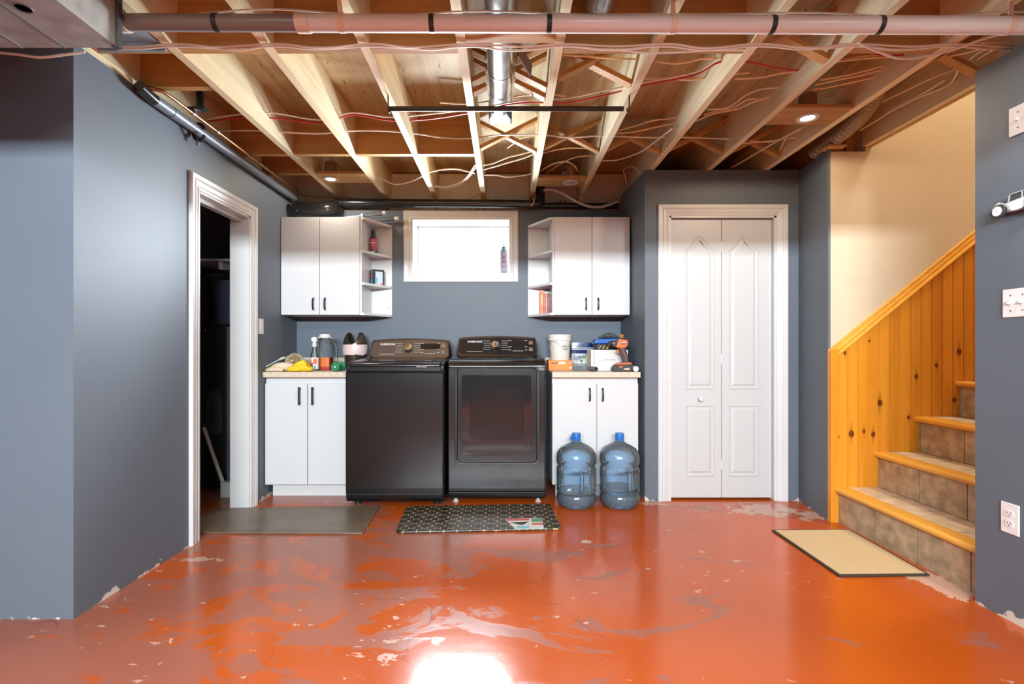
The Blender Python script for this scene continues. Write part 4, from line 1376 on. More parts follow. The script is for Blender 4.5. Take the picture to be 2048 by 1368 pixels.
# grey tube, white carton, drill, white tube
GT = flat('grey_tube', (.17, .17, .175), .45)
def pipe_piece(name, label, p, q, r, ri, mat, inner, cat='tube'):
    o = thing(name, label, cat, (p.x, p.y, CT))
    t_ = (q - p).normalized()
    u = t_.cross(V((0, 0, 1))).normalized()
    up = u.cross(t_)
    rg = lambda c, rr: [c + (u * math.cos(a_) + up * math.sin(a_)) * rr for a_ in [2 * math.pi * k / 24 for k in range(24)]]
    MB().loft([rg(q, r), rg(p, r), rg(p, ri), rg(q - t_ * .002, ri)], True, True).build('tube_wall', mat, o, smooth=True)
    if inner:
        MB().loft([rg(p + t_ * .004, ri * .99), rg(p + t_ * .009, ri * .99)]).build('end_plug', inner, o)
pipe_piece('pipe_offcut', 'short grey plastic tube with a dark open end on the counter', V((PX(1192, 3.60), 3.60, CT + .0175)), V((PX(1180, 3.72), 3.725, CT + .0175)), .0172, .0140, GT, None)
pipe_piece('pipe_offcut', 'short white plastic tube with closed end beside the drill battery', V((.9395, 3.585, CT + .0200)), V((.9385, 3.72, CT + .0200)), .020, .0165, WHITE, PRINTW)
wx0, wx1 = PX(1182, 3.74), PX(1256, 3.74)
wbx = thing('white_carton', 'plain white carton with thin printed lines behind the drill', 'box', ((wx0 + wx1) / 2, 3.82, CT))
CARD = flat('white_card', (.70, .67, .63), .55, var=.04, bscale=10)
MB().box(wx0, wx1, 3.752, 3.93, CT, CT + .155).box(wx0 + .025, wx1, 3.74, 3.752, CT, CT + .155).build('carton', CARD, wbx, bevel=.001)
MB().box(wx0, wx0 + .021, 3.74, 3.752, CT, CT + .155).build('end_flap', CARD, wbx)
MB().box(wx0 + .095, wx0 + .185, 3.7392, 3.74, CT + .082, CT + .085).box(wx0 + .060, wx0 + .190, 3.7392, 3.74, CT + .073, CT + .075).build('printed_lines', PRINTG, wbx)
WTOP = CT + .155
# the tool pouch on the carton
tp_ = thing('tool_case', 'blue lidded case with black tray of bits on the white carton', 'tool case', (PX(1215, 3.82), 3.82, WTOP))
cx0, cx1 = PX(1190, 3.78), PX(1243, 3.78)
MB().box(cx0 + .01, cx1 - .01, 3.77, 3.90, WTOP, WTOP + .045).build('tray', BLACKP, tp_, bevel=.006)
MB().prism([(cx0 - .008, WTOP + .045), (cx1 + .004, WTOP + .050), (cx1, WTOP + .088), (cx0 + .004, WTOP + .082)], 3.765, 3.905, 'Y').build('lid', flat('blue_case', (.01, .10, .42), .28), tp_, bevel=.008, seg=3)
for k in range(6):
    xx = cx0 + .03 + .014 * k
    MB().beam((xx, 3.764, WTOP + .008), (xx + .012 * (-1) ** k, 3.760, WTOP + .034), .006, .005).build('drill_bit', CHROME if k % 2 else flat('brass_bit', (.5, .36, .12), .3, .8), tp_)
fb = thing('foil_bag', 'crumpled grey and dark green foil bag lying on the blue case', 'bag', (PX(1222, 3.83), 3.83, WTOP + .085))
rows = []
for i in range(9):
    tt = i / 8
    row = []
    for k in range(10):
        a_ = 2 * math.pi * k / 10
        h = .030 * math.sin(math.pi * min(1, .15 + tt * .85)) * (0.6 + .4 * tt)
        row.append((PX(1198, 3.83) + tt * .165 + random.uniform(-.003, .003), 3.83 + .045 * math.cos(a_), WTOP + .083 + h + h * .95 * math.sin(a_) + random.uniform(-.002, .002) + .002))
    rows.append(row)
MB().loft(rows).build('bag_body', flat('grey_green_foil', (.13, .14, .12), .35, .3, var=.5, bscale=25), fb, smooth=True)
MB().lathe([(.002, -.016), (.016, -.012), (.020, 0), (.014, .014), (.002, .018)], (PX(1243, 3.81), 3.80, WTOP + .103), 10).build('red_yellow_end', flat('gold_red_wrap', (.42, .16, .03), .35, var=.7, bscale=45), fb, smooth=True)

# drill (stands on its battery, chuck towards the washer)
DO = flat('drill_orange', (.75, .13, .015), .4)
DK = flat('drill_black', (.020, .020, .021), .5)
DRY = 3.64
def dp(px, py): return (PX(px, DRY), PZ(py, DRY))
dl = thing('cordless_drill', 'orange and black cordless drill standing upright on its battery', 'drill', (PX(1243, DRY), DRY, CT))
def drpart(name, pts, y0, y1, mat, parent=None, bev=.004):
    return MB().prism([dp(*p) for p in pts], y0, y1, 'Y').build(name, mat, parent or dl, bevel=bev, seg=3)
bt = drpart('battery', [(1225, 742.6), (1224, 736), (1229, 729.5), (1259, 728), (1262, 732), (1262, 742.6)], DRY - .04, DRY + .04, DK)
drpart('battery_latch', [(1236, 732), (1243, 731.5), (1243, 734.5), (1236, 735)], DRY - .041, DRY - .038, DO, bt, .0005)
drpart('battery_badge', [(1245, 736), (1256, 735), (1257, 739.5), (1245, 739)], DRY - .041, DRY - .039, flat('drill_label', (.60, .42, .34), .5), bt, .0005)
drpart('foot', [(1228, 729.6), (1236, 725.5), (1261, 724.5), (1261.5, 729.5)], DRY - .034, DRY + .034, DO)
gp = drpart('grip', [(1245, 726), (1243.5, 716), (1238, 703), (1236.5, 695), (1250, 694), (1253, 705), (1256, 716), (1257, 726)], DRY - .019, DRY + .019, DK)
for a_, b_ in (((1243.5, 697), (1245.5, 704)), ((1245.5, 704), (1250, 711)), ((1250, 711), (1251, 722))):
    pa_, pb_ = dp(*a_), dp(*b_)
    MB().beam((pa_[0], DRY - .019, pa_[1]), (pb_[0], DRY - .019, pb_[1]), .003, .006, (0, 1, 0)).build('grip_stripe', DO, gp)
mo = drpart('motor_housing', [(1230, 694), (1232, 690), (1235, 678), (1253.5, 679.5), (1255, 686), (1252.5, 694), (1244, 697), (1236, 696)], DRY - .030, DRY + .030, DO, None, .008)
drpart('rear_cap', [(1251.5, 680.5), (1255.5, 682), (1256, 688), (1254, 693), (1251, 693.5)], DRY - .027, DRY + .027, DK, mo)
drpart('name_plate', [(1241.5, 684.5), (1250, 684), (1250, 688.5), (1241.5, 689)], DRY - .0312, DRY - .0295, DK, mo, .0003)
drpart('name_stripe', [(1241.8, 684.6), (1249.6, 684.4), (1249.6, 686.2), (1241.8, 686.4)], DRY - .0318, DRY - .0305, PRINTW, mo, .0002)
drpart('gear_case', [(1228, 692), (1229, 681), (1235.5, 679), (1233, 690), (1230.5, 694)], DRY - .026, DRY + .026, DK, mo)
ch0 = V((PX(1228.5, DRY), DRY, PZ(686.5, DRY)))
MB().lathe([(.020, 0), (.021, -.012), (.020, -.016), (.017, -.020), (.016, -.034), (.008, -.044), (.005, -.046)], ch0, 20, 'X').build('chuck', DK, dl, smooth=True)
MB().lathe([(.0212, -.010), (.0216, -.006), (.0212, -.002)], ch0, 20, 'X', cap0=False, cap1=False).build('clutch_ring', CHROME, dl, smooth=True)
drpart('trigger', [(1236.5, 698), (1233.5, 700), (1235, 706), (1239, 707)], DRY - .010, DRY + .010, DO, gp, .002)

# ------------------------------------------------------------------ things on the corner shelves and the sill
SH1, SH2, SH3 = PZ(500, UY), PZ(564.5, UY), UZ0 + .018
x, y = -1.062, 4.035
b = thing('hair_spray_can', 'black bottle with magenta label on the corner shelf', 'bottle', (x, y, SH1))
MB().lathe([(.002, 0), (.025, .001), (.027, .004), (.027, .132), (.024, .142), (.018, .148)], (x, y, SH1), 20).build('can_body', BLACKP, b, smooth=True)
MB().lathe([(.0274, .036), (.0274, .128)], (x, y, SH1), 20, cap0=False, cap1=False).build('label', flat('magenta_label', (.33, .012, .065), .4), b, smooth=True)
for z, cc in ((.108, (.55, .1, .2)), (.088, (.72, .60, .64)), (.066, (.55, .12, .2)), (.020, (.6, .58, .58))):
    pts = [(x + .0278 * math.cos(q), y + .0278 * math.sin(q)) for q in (-2.4, -2.1, -1.8, -1.5, -1.2, -.9)]
    MB().loft([[(p[0], p[1], SH1 + z) for p in pts], [(p[0], p[1], SH1 + z + .009) for p in pts]], False, False, closed=False).build('label_print', flat('label_ink', cc, .5), b)
MB().lathe([(.0185, .146), (.0190, .150), (.0190, .192), (.016, .198), (.002, .199)], (x, y, SH1), 18).build('cap', BLACKP, b, smooth=True)
rot = Matrix.Rotation(math.radians(33), 3, 'Z')
hc = V((-1.0385, 4.062, SH2 + .064))
b = thing('dye_box', 'small black and pale blue hair dye carton on the corner shelf', 'box', (hc.x, hc.y, SH2))
MB().obox(hc, (.094, .070, .128), rot).build('carton', flat('black_carton', (.02, .02, .024), .4), b)
fq = lambda u, z, o: hc + rot @ V((u, -.0352 - o, z))
lq = lambda v_, z, o: hc + rot @ V((-.0472 - o, v_, z))
MB().obox(fq(.004, -.006, 0), (.060, .0008, .108), rot).build('pale_front', flat('pale_blue_print', (.50, .58, .66), .4), b)
MB().obox(fq(-.018, -.026, .0006), (.020, .0006, .05), rot).build('front_patch', flat('aqua_print', (.16, .42, .55), .4), b)
MB().obox(fq(.022, -.050, .0006), (.018, .0006, .014), rot).build('front_patch', flat('pink_print', (.65, .12, .3), .4), b)
MB().obox(lq(-.004, -.026, 0), (.0008, .036, .034), rot).build('side_patch', MATS['aqua_print'], b)
MB().obox(lq(-.004, .012, 0), (.0008, .036, .024), rot).build('side_patch', MATS['pink_print'], b)
MB().obox(lq(-.006, .044, 0), (.0008, .018, .022), rot).build('side_patch', PRINTW, b)
bkx = PX(1081.5, 3.985) - .003
for k, (wd, ht, cc, lab) in enumerate(((.024, .190, (.80, .16, .03), 'tall bright orange book at the open end of the shelf row'),
                                     (.017, .172, (.55, .02, .02), 'bright red book beside the tall orange book'),
                                     (.013, .158, (.42, .24, .12), 'tan book beside the bright red book'),
                                     (.013, .168, (.10, .05, .03), 'dark brown book between tan and maroon books'),
                                     (.012, .160, (.22, .03, .03), 'maroon book against the cabinet side'))):
    o = thing('book', lab, 'book', (bkx + wd / 2, 4.04, SH3), 'thin books on the corner shelf')
    mt = flat('book_cover', cc, .45)
    MB().box(bkx, bkx + .0025, 3.985, 4.115, SH3, SH3 + ht).build('cover', mt, o)
    MB().box(bkx + wd - .0035, bkx + wd - .001, 3.985, 4.115, SH3, SH3 + ht).build('cover', mt, o)
    MB().box(bkx + .0025, bkx + wd - .0035, 3.985, 3.9885, SH3, SH3 + ht).build('spine', mt, o)
    MB().box(bkx + .0025, bkx + wd - .0035, 3.9885, 4.11, SH3 + .003, SH3 + ht - .004).build('pages', flat('paper', (.72, .68, .58), .8), o)
    MB().box(bkx + .004, bkx + wd - .005, 3.9845, 3.985, SH3 + ht * .35, SH3 + ht * .8).build('spine_print', flat('spine_ink', [min(1, q * 2.2 + .1) for q in cc], .5), o)
    bkx += wd + .0006
sx, sy, sz = PX(1007.5, 4.20), 4.20, WZ0 + .010
b = thing('squeeze_bottle', 'grey and mauve squeeze bottle with pointed nozzle on the window sill', 'bottle', (sx, sy, sz))
SQ = flat('slate_squeeze_plastic', (.16, .21, .26), .4)
MB().lathe([(.002, 0), (.022, 0), (.029, .014), (.0315, .022), (.0315, .190), (.0315, .205), (.028, .212), (.014, .214), (.014, .220)], (sx, sy, sz), 22, sy=.75).build('bottle_body', SQ, b, smooth=True)
MB().lathe([(.0320, .030), (.0320, .180)], (sx, sy, sz), 22, sy=.76, cap0=False, cap1=False).build('label', flat('mauve_label', (.27, .21, .27), .45), b, smooth=True)
for z, hh in ((.045, .006), (.078, .010), (.120, .004), (.160, .008)):
    MB().box(sx - .008, sx + .010, sy - .0262, sy - .0245, sz + z, sz + z + hh).build('label_print', PRINTW, b)
MB().lathe([(.012, .212), (.019, .222), (.019, .230), (.012, .236), (.005, .240), (.004, .252), (.002, .258)], (sx, sy, sz), 16).build('nozzle', flat('dark_nozzle', (.05, .08, .10), .4), b, smooth=True)

# acrylic rods on top of the wall cabinet
ACR = clear_mat('clear_acrylic', (.80, .84, .88), .04, .12)
for lab, p, q in (('clear acrylic rod tilted up on the wall cabinet top', V((-1.36, 3.95, UZ1 + .015)), V((PX(771, 3.95), 3.95, PZ(426, 3.95)))),
                  ('clear acrylic rod lying level on the wall cabinet top', V((-1.45, 4.07, UZ1 + .014)), V((PX(797, 4.07), 4.07, PZ(437, 4.07))))):
    o = thing('acrylic_rod', lab, 'rod', (p.x, p.y, UZ1))
    MB().tube([p, p + (q - p) * .55], .008, 10).build('thin_section', flat('steel_rod', (.55, .57, .6), .25, .8), o, smooth=True)
    MB().tube([p + (q - p) * .55, p + (q - p) * .96], .015, 14).build('sleeve', ACR, o, smooth=True)
    MB().tube([p + (q - p) * .945, q], .0165, 14).build('end_cap', flat('milky_cap', (.75, .76, .78), .3), o, smooth=True)
    MB().tube([p + (q - p) * .54, p + (q - p) * .58], .0168, 14).build('ring', flat('milky_ring', (.70, .71, .73), .3), o, smooth=True)

# ------------------------------------------------------------------ overhead: pipes and ducts
PY = 1.83
def pz(px): return PZ(45 + (51 - 45) * (px - 245) / 1803.0, PY)
mp = thing('pvc_pipe', 'long pinkish white plastic pipe strapped under the joists', 'pipe', (.3, PY, 2.24))
def pseg(a, b, r, mat, name, parent=mp):
    return MB().tube([(PX(a, PY), PY, pz(a)), (PX(b, PY), PY, pz(b))], r, 20).build(name, mat, parent, smooth=True)
R0 = .0305
pseg(208, 600, R0 * .96, PVCD, 'grey_section')
pseg(596, 2098, R0, PVC, 'white_section')
pseg(594, 620, R0 + .0035, PVCBEIGE, 'coupling')
pseg(240, 256, R0 + .004, PVCBEIGE, 'coupling')
for a in (434, 864, 1098, 1543, 1757):
    pseg(a - 5, a + 5, R0 + .0008, BLACKP, 'tape_band')
for a in (684, 1345, 2016):
    s = pseg(a - 6, a + 6, R0 + .002, PVCBEIGE, 'strap')
    MB().beam((PX(a - 1, PY), PY - .012, pz(a) + R0 - .006), (PX(a - 3, PY), PY - .016, JZ + .02), .018, .004, (0, 1, 0)).build('strap_tail', PVCBEIGE, s)

du = thing('air_duct', 'grey rectangular sheet metal duct hung beside the front wall corner', 'duct', (-2.0, .6, 2.15))
dxr = PX(236, 1.78)
hx_, hy_, zt_ = PX(46, 1.571), 1.571, JZ - .003
tk = MB().box(-2.75, hx_ - .04, -.9, 1.78, 2.15, 2.152).box(hx_ + .04, dxr, -.9, 1.78, 2.15, 2.152)
tk.box(hx_ - .04, hx_ + .04, -.9, hy_ - .04, 2.15, 2.152).box(hx_ - .04, hx_ + .04, hy_ + .04, 1.78, 2.15, 2.152)
tk.box(-2.75, -2.748, -.9, 1.78, 2.152, zt_).box(dxr - .002, dxr, -.9, 1.78, 2.152, zt_).box(-2.748, dxr - .002, -.9, 1.78, zt_ - .002, zt_)
tk.box(-2.748, dxr - .002, 1.778, 1.78, 2.152, zt_ - .002).box(-2.748, dxr - .002, -.9, -.898, 2.152, zt_ - .002)
ci_ = [(math.cos(2 * math.pi * k / 32), math.sin(2 * math.pi * k / 32)) for k in range(32)]
sq_ = [(a / max(abs(a), abs(b)), b / max(abs(a), abs(b))) for a, b in ci_]
tk.loft([[(hx_ + a * .04, hy_ + b * .04, 2.152) for a, b in sq_], [(hx_ + a * .04, hy_ + b * .04, 2.15) for a, b in sq_],
         [(hx_ + a * .022, hy_ + b * .022, 2.15) for a, b in ci_], [(hx_ + a * .022, hy_ + b * .022, 2.152) for a, b in ci_]], False, False)
tk.build('trunk', DUCT, du)
MB().box(dxr - .012, dxr + .012, 1.765, 1.785, 2.146, JZ - .002).build('flange', flat('dark_flange', (.10, .10, .095), .45, .6), du)
for sx_ in (PX(132, 1.78), PX(45, 1.78), -1.92):
    MB().box(sx_ - .003, sx_ + .003, -.9, 1.778, 2.146, 2.1505).build('seam', flat('seam_metal', (.22, .22, .21), .5, .5), du)
MB().lathe([(.022, .001), (.0215, -.002), (.025, -.002), (.0255, 0)], (hx_, hy_, 2.15), 32, cap0=False, cap1=False).build('hole_rim', MATS['seam_metal'], du, smooth=True)
MB().box(-2.75, dxr + .004, 1.20, 1.225, 2.146, 2.150).box(dxr, dxr + .004, 1.20, 1.225, 2.150, JZ - .003).build('joint_band', MATS['seam_metal'], du)

pj = thing('sheet_metal_panel', 'flat galvanised panel closing a joist bay beside the duct', 'sheet metal', (-1.56, 2.0, 2.32))
MB().box(-1.70, -1.418, 1.84, 2.095, JZ - .003, JZ).build('sheet', flat('galvanised_panel', (.42, .44, .46), .35, .8, var=.3, bscale=12), pj)
MB().box(-1.70, -1.418, 2.085, 2.0985, JZ - .014, JZ).build('hem', MATS['galvanised_panel'], pj)

rd = thing('round_duct', 'galvanised round duct with elbow end in the central joist bay', 'duct', (.0, 2.3, 2.45))
dxc = PX(1001, 2.3)
def round_tube(pts, r, name, mat, parent, n=28):
    return MB().tube(pts, r, n).build(name, mat, parent, smooth=True)
round_tube([(dxc, 1.2, 2.452), (dxc, 2.46, 2.452)], .062, 'straight_section', GALV, rd)
round_tube([(dxc, 2.45, 2.452), (dxc, 2.475, 2.452)], .064, 'crimp_ring', GALV, rd)
round_tube([(dxc, 2.47, 2.452), (dxc, 2.56, 2.449), (dxc - .002, 2.64, 2.444)], [.061, .0615, .058], 'elbow_segment', GALV, rd)
round_tube([(dxc - .002, 2.635, 2.444), (dxc - .004, 2.74, 2.44), (dxc - .005, 2.80, 2.44)], [.059, .062, .060], 'elbow_segment', GALV, rd)
MB().loft([[(dxc - .005 + a_, 2.79, 2.44 + b_) for a_, b_ in rrect(-.058, .058, -.052, .052, .03)], [(dxc - .006 + a_, 2.86, 2.445 + b_) for a_, b_ in rrect(-.066, .066, -.058, .058, .01)],
           [(dxc - .006 + a_, 2.93, 2.45 + b_) for a_, b_ in rrect(-.066, .066, -.060, .060, .01)]]).build('boot', flat('dark_boot', (.03, .03, .03), .6, .2), rd)
MB().beam((PX(1036, 2.3), 2.25, 2.42), (PX(1062, 2.34), 2.36, 2.39), .010, .060).build('bracket', flat('brown_bracket', (.18, .11, .07), .5), rd)
rd2 = thing('round_duct', 'short galvanised round duct ending just behind the plastic pipe', 'duct', (.37, 1.8, 2.45))
round_tube([(.375, 1.2, 2.45), (.375, 1.97, 2.45)], .055, 'straight_section', GALV, rd2)
round_tube([(.375, 1.96, 2.45), (.375, 1.98, 2.45)], .057, 'crimp_ring', GALV, rd2)
round_tube([(.375, 1.975, 2.45), (.375, 2.02, 2.455), (.375, 2.055, 2.475)], [.054, .053, .050], 'elbow_segment', GALV, rd2)

# left wall drain, copper, hanger
gp = thing('drain_pipe', 'blue grey painted drain pipe along the top of the doorway wall', 'pipe', (-1.66, 3.2, 2.25))
GPM = flat('painted_pipe', (.150, .180, .225), .4)
MB().tube([(-1.684, 2.40, 2.272), (-1.684, 3.99, 2.272)], .027, 16).build('pipe', GPM, gp, smooth=True)
MB().tube([(-1.684, 2.52, 2.272), (-1.684, 2.55, 2.272)], .029, 16).build('coupling', GPM, gp, smooth=True)
MB().tube([(-1.684, 2.30, 2.285), (-1.684, 2.38, 2.273), (-1.684, 2.402, 2.272)], .026, 16).build('open_end', ABS, gp, smooth=True)
hg = MB()
HY = 2.74
hp = [(-1.677 + .032 * math.cos(a_), HY, 2.262 + .046 * math.sin(a_)) for a_ in [math.radians(q) for q in range(20, 341, 20)]]
hg.tube(hp, .009, 8)
hg.build('hanger', BLACKP, gp, smooth=True)
MB().beam((-1.684, HY, 2.225), (-1.682, HY, 2.190), .016, .012).build('hanger_bolt', flat('zinc_bolt', (.4, .4, .42), .35, .7), gp)
cu = thing('copper_pipe', 'thin copper water pipe running above the painted drain pipe', 'pipe', (-1.64, 3.2, 2.30))
MB().tube([(-1.70, 2.36, 2.313), (-1.645, 2.40, 2.313), (-1.640, 2.46, 2.313), (-1.640, 4.05, 2.313), (-1.625, 4.09, 2.313), (-1.58, 4.11, 2.313)], .009, 10).build('run', COPPER, cu, smooth=True)
MB().tube(smooth_path([(-1.58, 4.11, 2.313), (-1.30, 4.13, 2.313), (-1.25, 4.145, 2.309), (-1.21, 4.155, 2.290), (-1.17, 4.158, 2.285), (-.95, 4.158, 2.285)], 4), .009, 10).build('back_run', COPPER, cu, smooth=True)
for y in (2.62, 2.84, 3.4):
    MB().tube([(-1.640, y, 2.313), (-1.640, y + .022, 2.313)], .012, 10).build('joint', flat('solder_joint', (.5, .42, .36), .35, .8), cu, smooth=True)
bs = thing('vent_stub', 'black vent pipe with foil tape rising between joists near the drain pipe', 'pipe', (-1.60, 2.62, 2.3))
MB().tube([(-1.60, 2.62, 2.322), (-1.60, 2.62, SZ)], .022, 14).build('stub', ABS, bs, smooth=True)
MB().tube([(-1.60, 2.62, 2.42), (-1.60, 2.62, 2.47)], .0235, 14).build('foil_tape', CHROME, bs, smooth=True)
MB().box(-1.66, -1.56, 2.60, 2.64, 2.326, 2.336).build('bracket', BLACKM, bs)

ab = thing('drain_elbow', 'fat black plastic drain elbow above the wall cabinet', 'pipe', (-1.5, 3.98, 2.12))
MB().tube(smooth_path([(-1.655, 3.955, 2.185), (-1.60, 3.955, 2.178), (-1.46, 3.96, 2.178), (-1.405, 3.975, 2.186), (-1.375, 4.02, 2.205), (-1.370, 4.075, 2.225)], 5), .049, 20).build('elbow', ABS, ab, smooth=True)
MB().tube([(-1.668, 3.955, 2.186), (-1.640, 3.955, 2.183)], .053, 20).build('hub', ABS, ab, smooth=True)
MB().tube([(-1.625, 3.902, 2.150), (-1.625, 3.910, 2.152)], .006, 8).build('clamp_screw', CHROME, ab)
MB().tube([(-1.395, 3.918, 2.165), (-1.392, 3.93, 2.166)], .008, 8).build('clamp_screw', flat('brass_screw', (.55, .40, .2), .3, .8), ab)
bp = thing('drain_pipe', 'long glossy black drain pipe running above the window', 'pipe', (-.5, 4.10, 2.22))
MB().tube([(-1.37, 4.085, 2.262), (.245, 4.085, 2.250)], .036, 20).build('main_run', ABS, bp, smooth=True)
MB().tube([(-1.385, 4.085, 2.262), (-1.34, 4.085, 2.262)], .041, 20).build('hub', ABS, bp, smooth=True)
MB().tube(smooth_path([(.225, 4.085, 2.250), (.268, 4.088, 2.254), (.288, 4.095, 2.275), (.291, 4.10, 2.33), (.291, 4.10, 2.44)], 5), .037, 20).build('riser', ABS, bp, smooth=True)
MB().tube([(.27, 4.112, 2.246), (.935, 4.112, 2.244)], .024, 16).build('branch', ABS, bp, smooth=True)
MB().tube([(.21, 4.052, 2.225), (.235, 4.046, 2.255), (.232, 4.05, 2.29)], .004, 6).build('wire_tie', CABLEW, bp)
fx = thing('flex_conduit', 'pale grey flexible conduit sagging across the rim by the alcove wall', 'conduit', (.6, 4.06, 2.25))
MB().tube(smooth_path([P(1088, 380.5, 4.06), P(1103, 379, 4.06), P(1125, 387, 4.06), P(1150, 402, 4.06), P(1176, 412.5, 4.06), P(1200, 414.5, 4.065), P(1220, 409, 4.07), P(1236, 403, 4.075)], 6), .0105, 10).build('hose', flat('pale_conduit', (.62, .60, .58), .4), fx, smooth=True)
MB().tube([P(1086, 380.5, 4.07), P(1089, 380.3, 4.06)], .014, 10).build('end_fitting', GALV, fx)

fd = thing('flex_duct', 'brown ribbed flexible duct beside the stair opening', 'duct', (2.0, 3.0, 2.37))
pts = smooth_path([(2.045, 3.30, 2.372), (2.04, 3.12, 2.375), (2.03, 2.95, 2.385), (2.015, 2.80, 2.41), (2.0, 2.70, 2.45), (1.99, 2.64, 2.50)], 10)
MB().tube(pts, [.046 + .004 * (i % 2) for i in range(len(pts))], 18).build('ribbed_hose', FLEX, fd, smooth=False)
MB().box(1.99, 2.10, 3.07, 3.16, 2.318, 2.330).build('support_block', STUD, fd)

# hanging rod
cr = thing('hanging_rod', 'black steel rod hung on hooks below the central joists', 'rod', (0, 2.51, 2.27))
RZ = PZ(217.5, 2.51)
MB().tube([(PX(779, 2.51), 2.51, RZ), (PX(1247, 2.51), 2.51, RZ)], .0125, 14).build('rod', flat('dark_brown_rod', (.022, .018, .016), .4), cr, smooth=True)
for xx in (JX[3] + .004, JX[6] - .012):
    MB().tube(smooth_path([(xx, 2.50, JZ + .045), (xx, 2.485, JZ + .03), (xx, 2.487, RZ + .01), (xx, 2.50, RZ - .016), (xx, 2.524, RZ - .012), (xx, 2.527, RZ + .012)], 4), .0035, 8).build('hook', BLACKM, cr, smooth=True)

# recessed lights
def pot(x, y, lit, label, can=True):
    o = thing('recessed_light', label, 'ceiling light', (x, y, JZ - .006))
    z = JZ + .004
    MB().lathe([(.034, -.001), (.040, -.006), (.055, -.006), (.058, -.003), (.058, 0.0), (.036, 0.0)], (x, y, z), 28, cap0=False, cap1=False).build('trim_ring', WHITE, o, smooth=True)
    MB().lathe([(.036, .001), (.030, -.0035), (.002, -.004)], (x, y, z), 24).build('lens', LENS_ON if lit else LENS_OFF, o, smooth=True)
    if can:
        MB().lathe([(.045, .020), (.045, .115), (.040, .122), (.002, .123)], (x, y, z), 20).build('can', flat('can_metal', (.42, .30, .22), .4, .5), o, smooth=True)
pot(-1.30, 3.73, True, 'lit recessed light in a board above the wall cabinet with the black bottle')
pot(PX(1141, 3.81), 3.81, False, 'unlit recessed light in a board above the wall cabinet with books')
pot(1.655, 2.735, True, 'bright recessed light in a board near the stair opening')
MB().box(PX(1124, 3.80), PX(1132, 3.80), 3.795, 3.80, JZ + .03, JZ + .08).build('tag', flat('blue_tag', (.35, .5, .7), .5), bpy.data.objects['recessed_light.001'])
for (x, y, p_, c_) in POTS_BEHIND:
    pot(x, y, True, 'lit recessed light in the unseen ceiling behind the plastic pipe', False)
    bpy.context.view_layer.update()
for o in list(SC.objects):
    if o.get('label', '').startswith('lit recessed light in the unseen'):
        o['group'] = 'recessed lights over the main room'
sl = thing('shop_light', 'long linear shop light hung near the rear wall', 'ceiling light', (-.2, -3.12, 2.2))
MB().box(-1.72, 1.32, -3.14, -3.07, 2.15, 2.235).build('housing', WHITE, sl)
MB().box(-1.5, -1.47, -3.11, -3.08, 2.235, JZ).box(1.1, 1.13, -3.11, -3.08, 2.235, JZ).build('hanger', WHITE, sl)
ul = thing('stairwell_lamp', 'square flush lamp on the stairwell ceiling upstairs', 'ceiling light', (3.3, 2.62, 4.72))
MB().box(3.02, 3.58, 2.34, 2.90, 4.73, 4.80).build('housing', WHITE, ul, bevel=.01)

# ------------------------------------------------------------------ cables
def cable(name, label, pts, r, mat, group=None, k=5):
    m = MB().tube(smooth_path(pts, k), r, 6)
    o = m.build(name, mat, None, smooth=True)
    return tag(o, label, 'cable', group)
def cz(pts, z):
    return [PH(px, py, zz) for (px, py), zz in zip(pts, [z] * len(pts) if isinstance(z, (int, float)) else z)]

GB = 'white cables stapled under the joists'
for k, (dy, dz) in enumerate(((0, 0), (.012, -.003))):
    pts = []
    xx = -1.60
    while xx < 2.115:
        near = min(abs(xx - j) for j in JX)
        pts.append((xx, 2.055 + dy + random.uniform(-.0012, .0012), JZ - .006 + dz - (.012 if near > .1 else 0) * random.uniform(.4, 1.2)))
        xx += .10
    cable('electrical_cable', 'white cable stapled flat under the joists behind the plastic pipe', pts, .0042, CABLEW, GB, 3)
pts = [(xx, 1.835 + .008 * math.sin(xx * 9), pz(1010 + xx / PY * F) + R0 + .004 + .007 * (1 + math.sin(xx * 7 + 1.2))) for xx in [-1.36 + .09 * k for k in range(41)]]
cable('electrical_cable', 'white cable lying in waves along the top of the plastic pipe', pts, .0036, CABLEW, None, 3)
cable('electrical_cable', 'grey cable dipping below the joists near the light switch wall', [PH(1716, 86, JZ - .016), PH(1760, 105, JZ - .03), PH(1800, 117, JZ - .045), PH(1850, 113, JZ - .03), PH(1905, 100, JZ - .022), PH(1960, 80, JZ - .016), PH(2010, 66, JZ - .012)], .0048, CABLEW)
cable('electrical_cable', 'white cable drooping below the end of the rectangular duct', [P(-30, 103, 1.93), P(35, 109, 1.93), P(80, 115, 1.93), P(125, 110, 1.93), P(170, 104, 1.94)], .005, CABLEW)
red = [(415, 243), (480, 236), (545, 236), (640, 246), (705, 230), (780, 241), (860, 238), (960, 222), (1004, 212), (1060, 205), (1130, 206), (1190, 195), (1255, 179), (1300, 168), (1390, 150), (1440, 124), (1500, 125), (1560, 137), (1612, 139), (1660, 112), (1712, 102), (1780, 112), (1835, 104), (1950, 86), (2030, 86)]
cable('electrical_cable', 'red cable threaded through the whole row of joists', cz(red, [2.372 if 950 < p < 1070 else 2.425 for p, q in red]), .0042, CABLER)
cable('electrical_cable', 'white cable threaded through joists right beside the red cable', cz([(p, q - 7 + 3 * math.sin(p * .02)) for p, q in red[:16]], [2.366 if 950 < p < 1070 else 2.43 for p, q in red[:16]]), .0040, CABLEW)
GW = 'white cables looped through the joist bays'
LW = 'white cable looped loosely between joists'
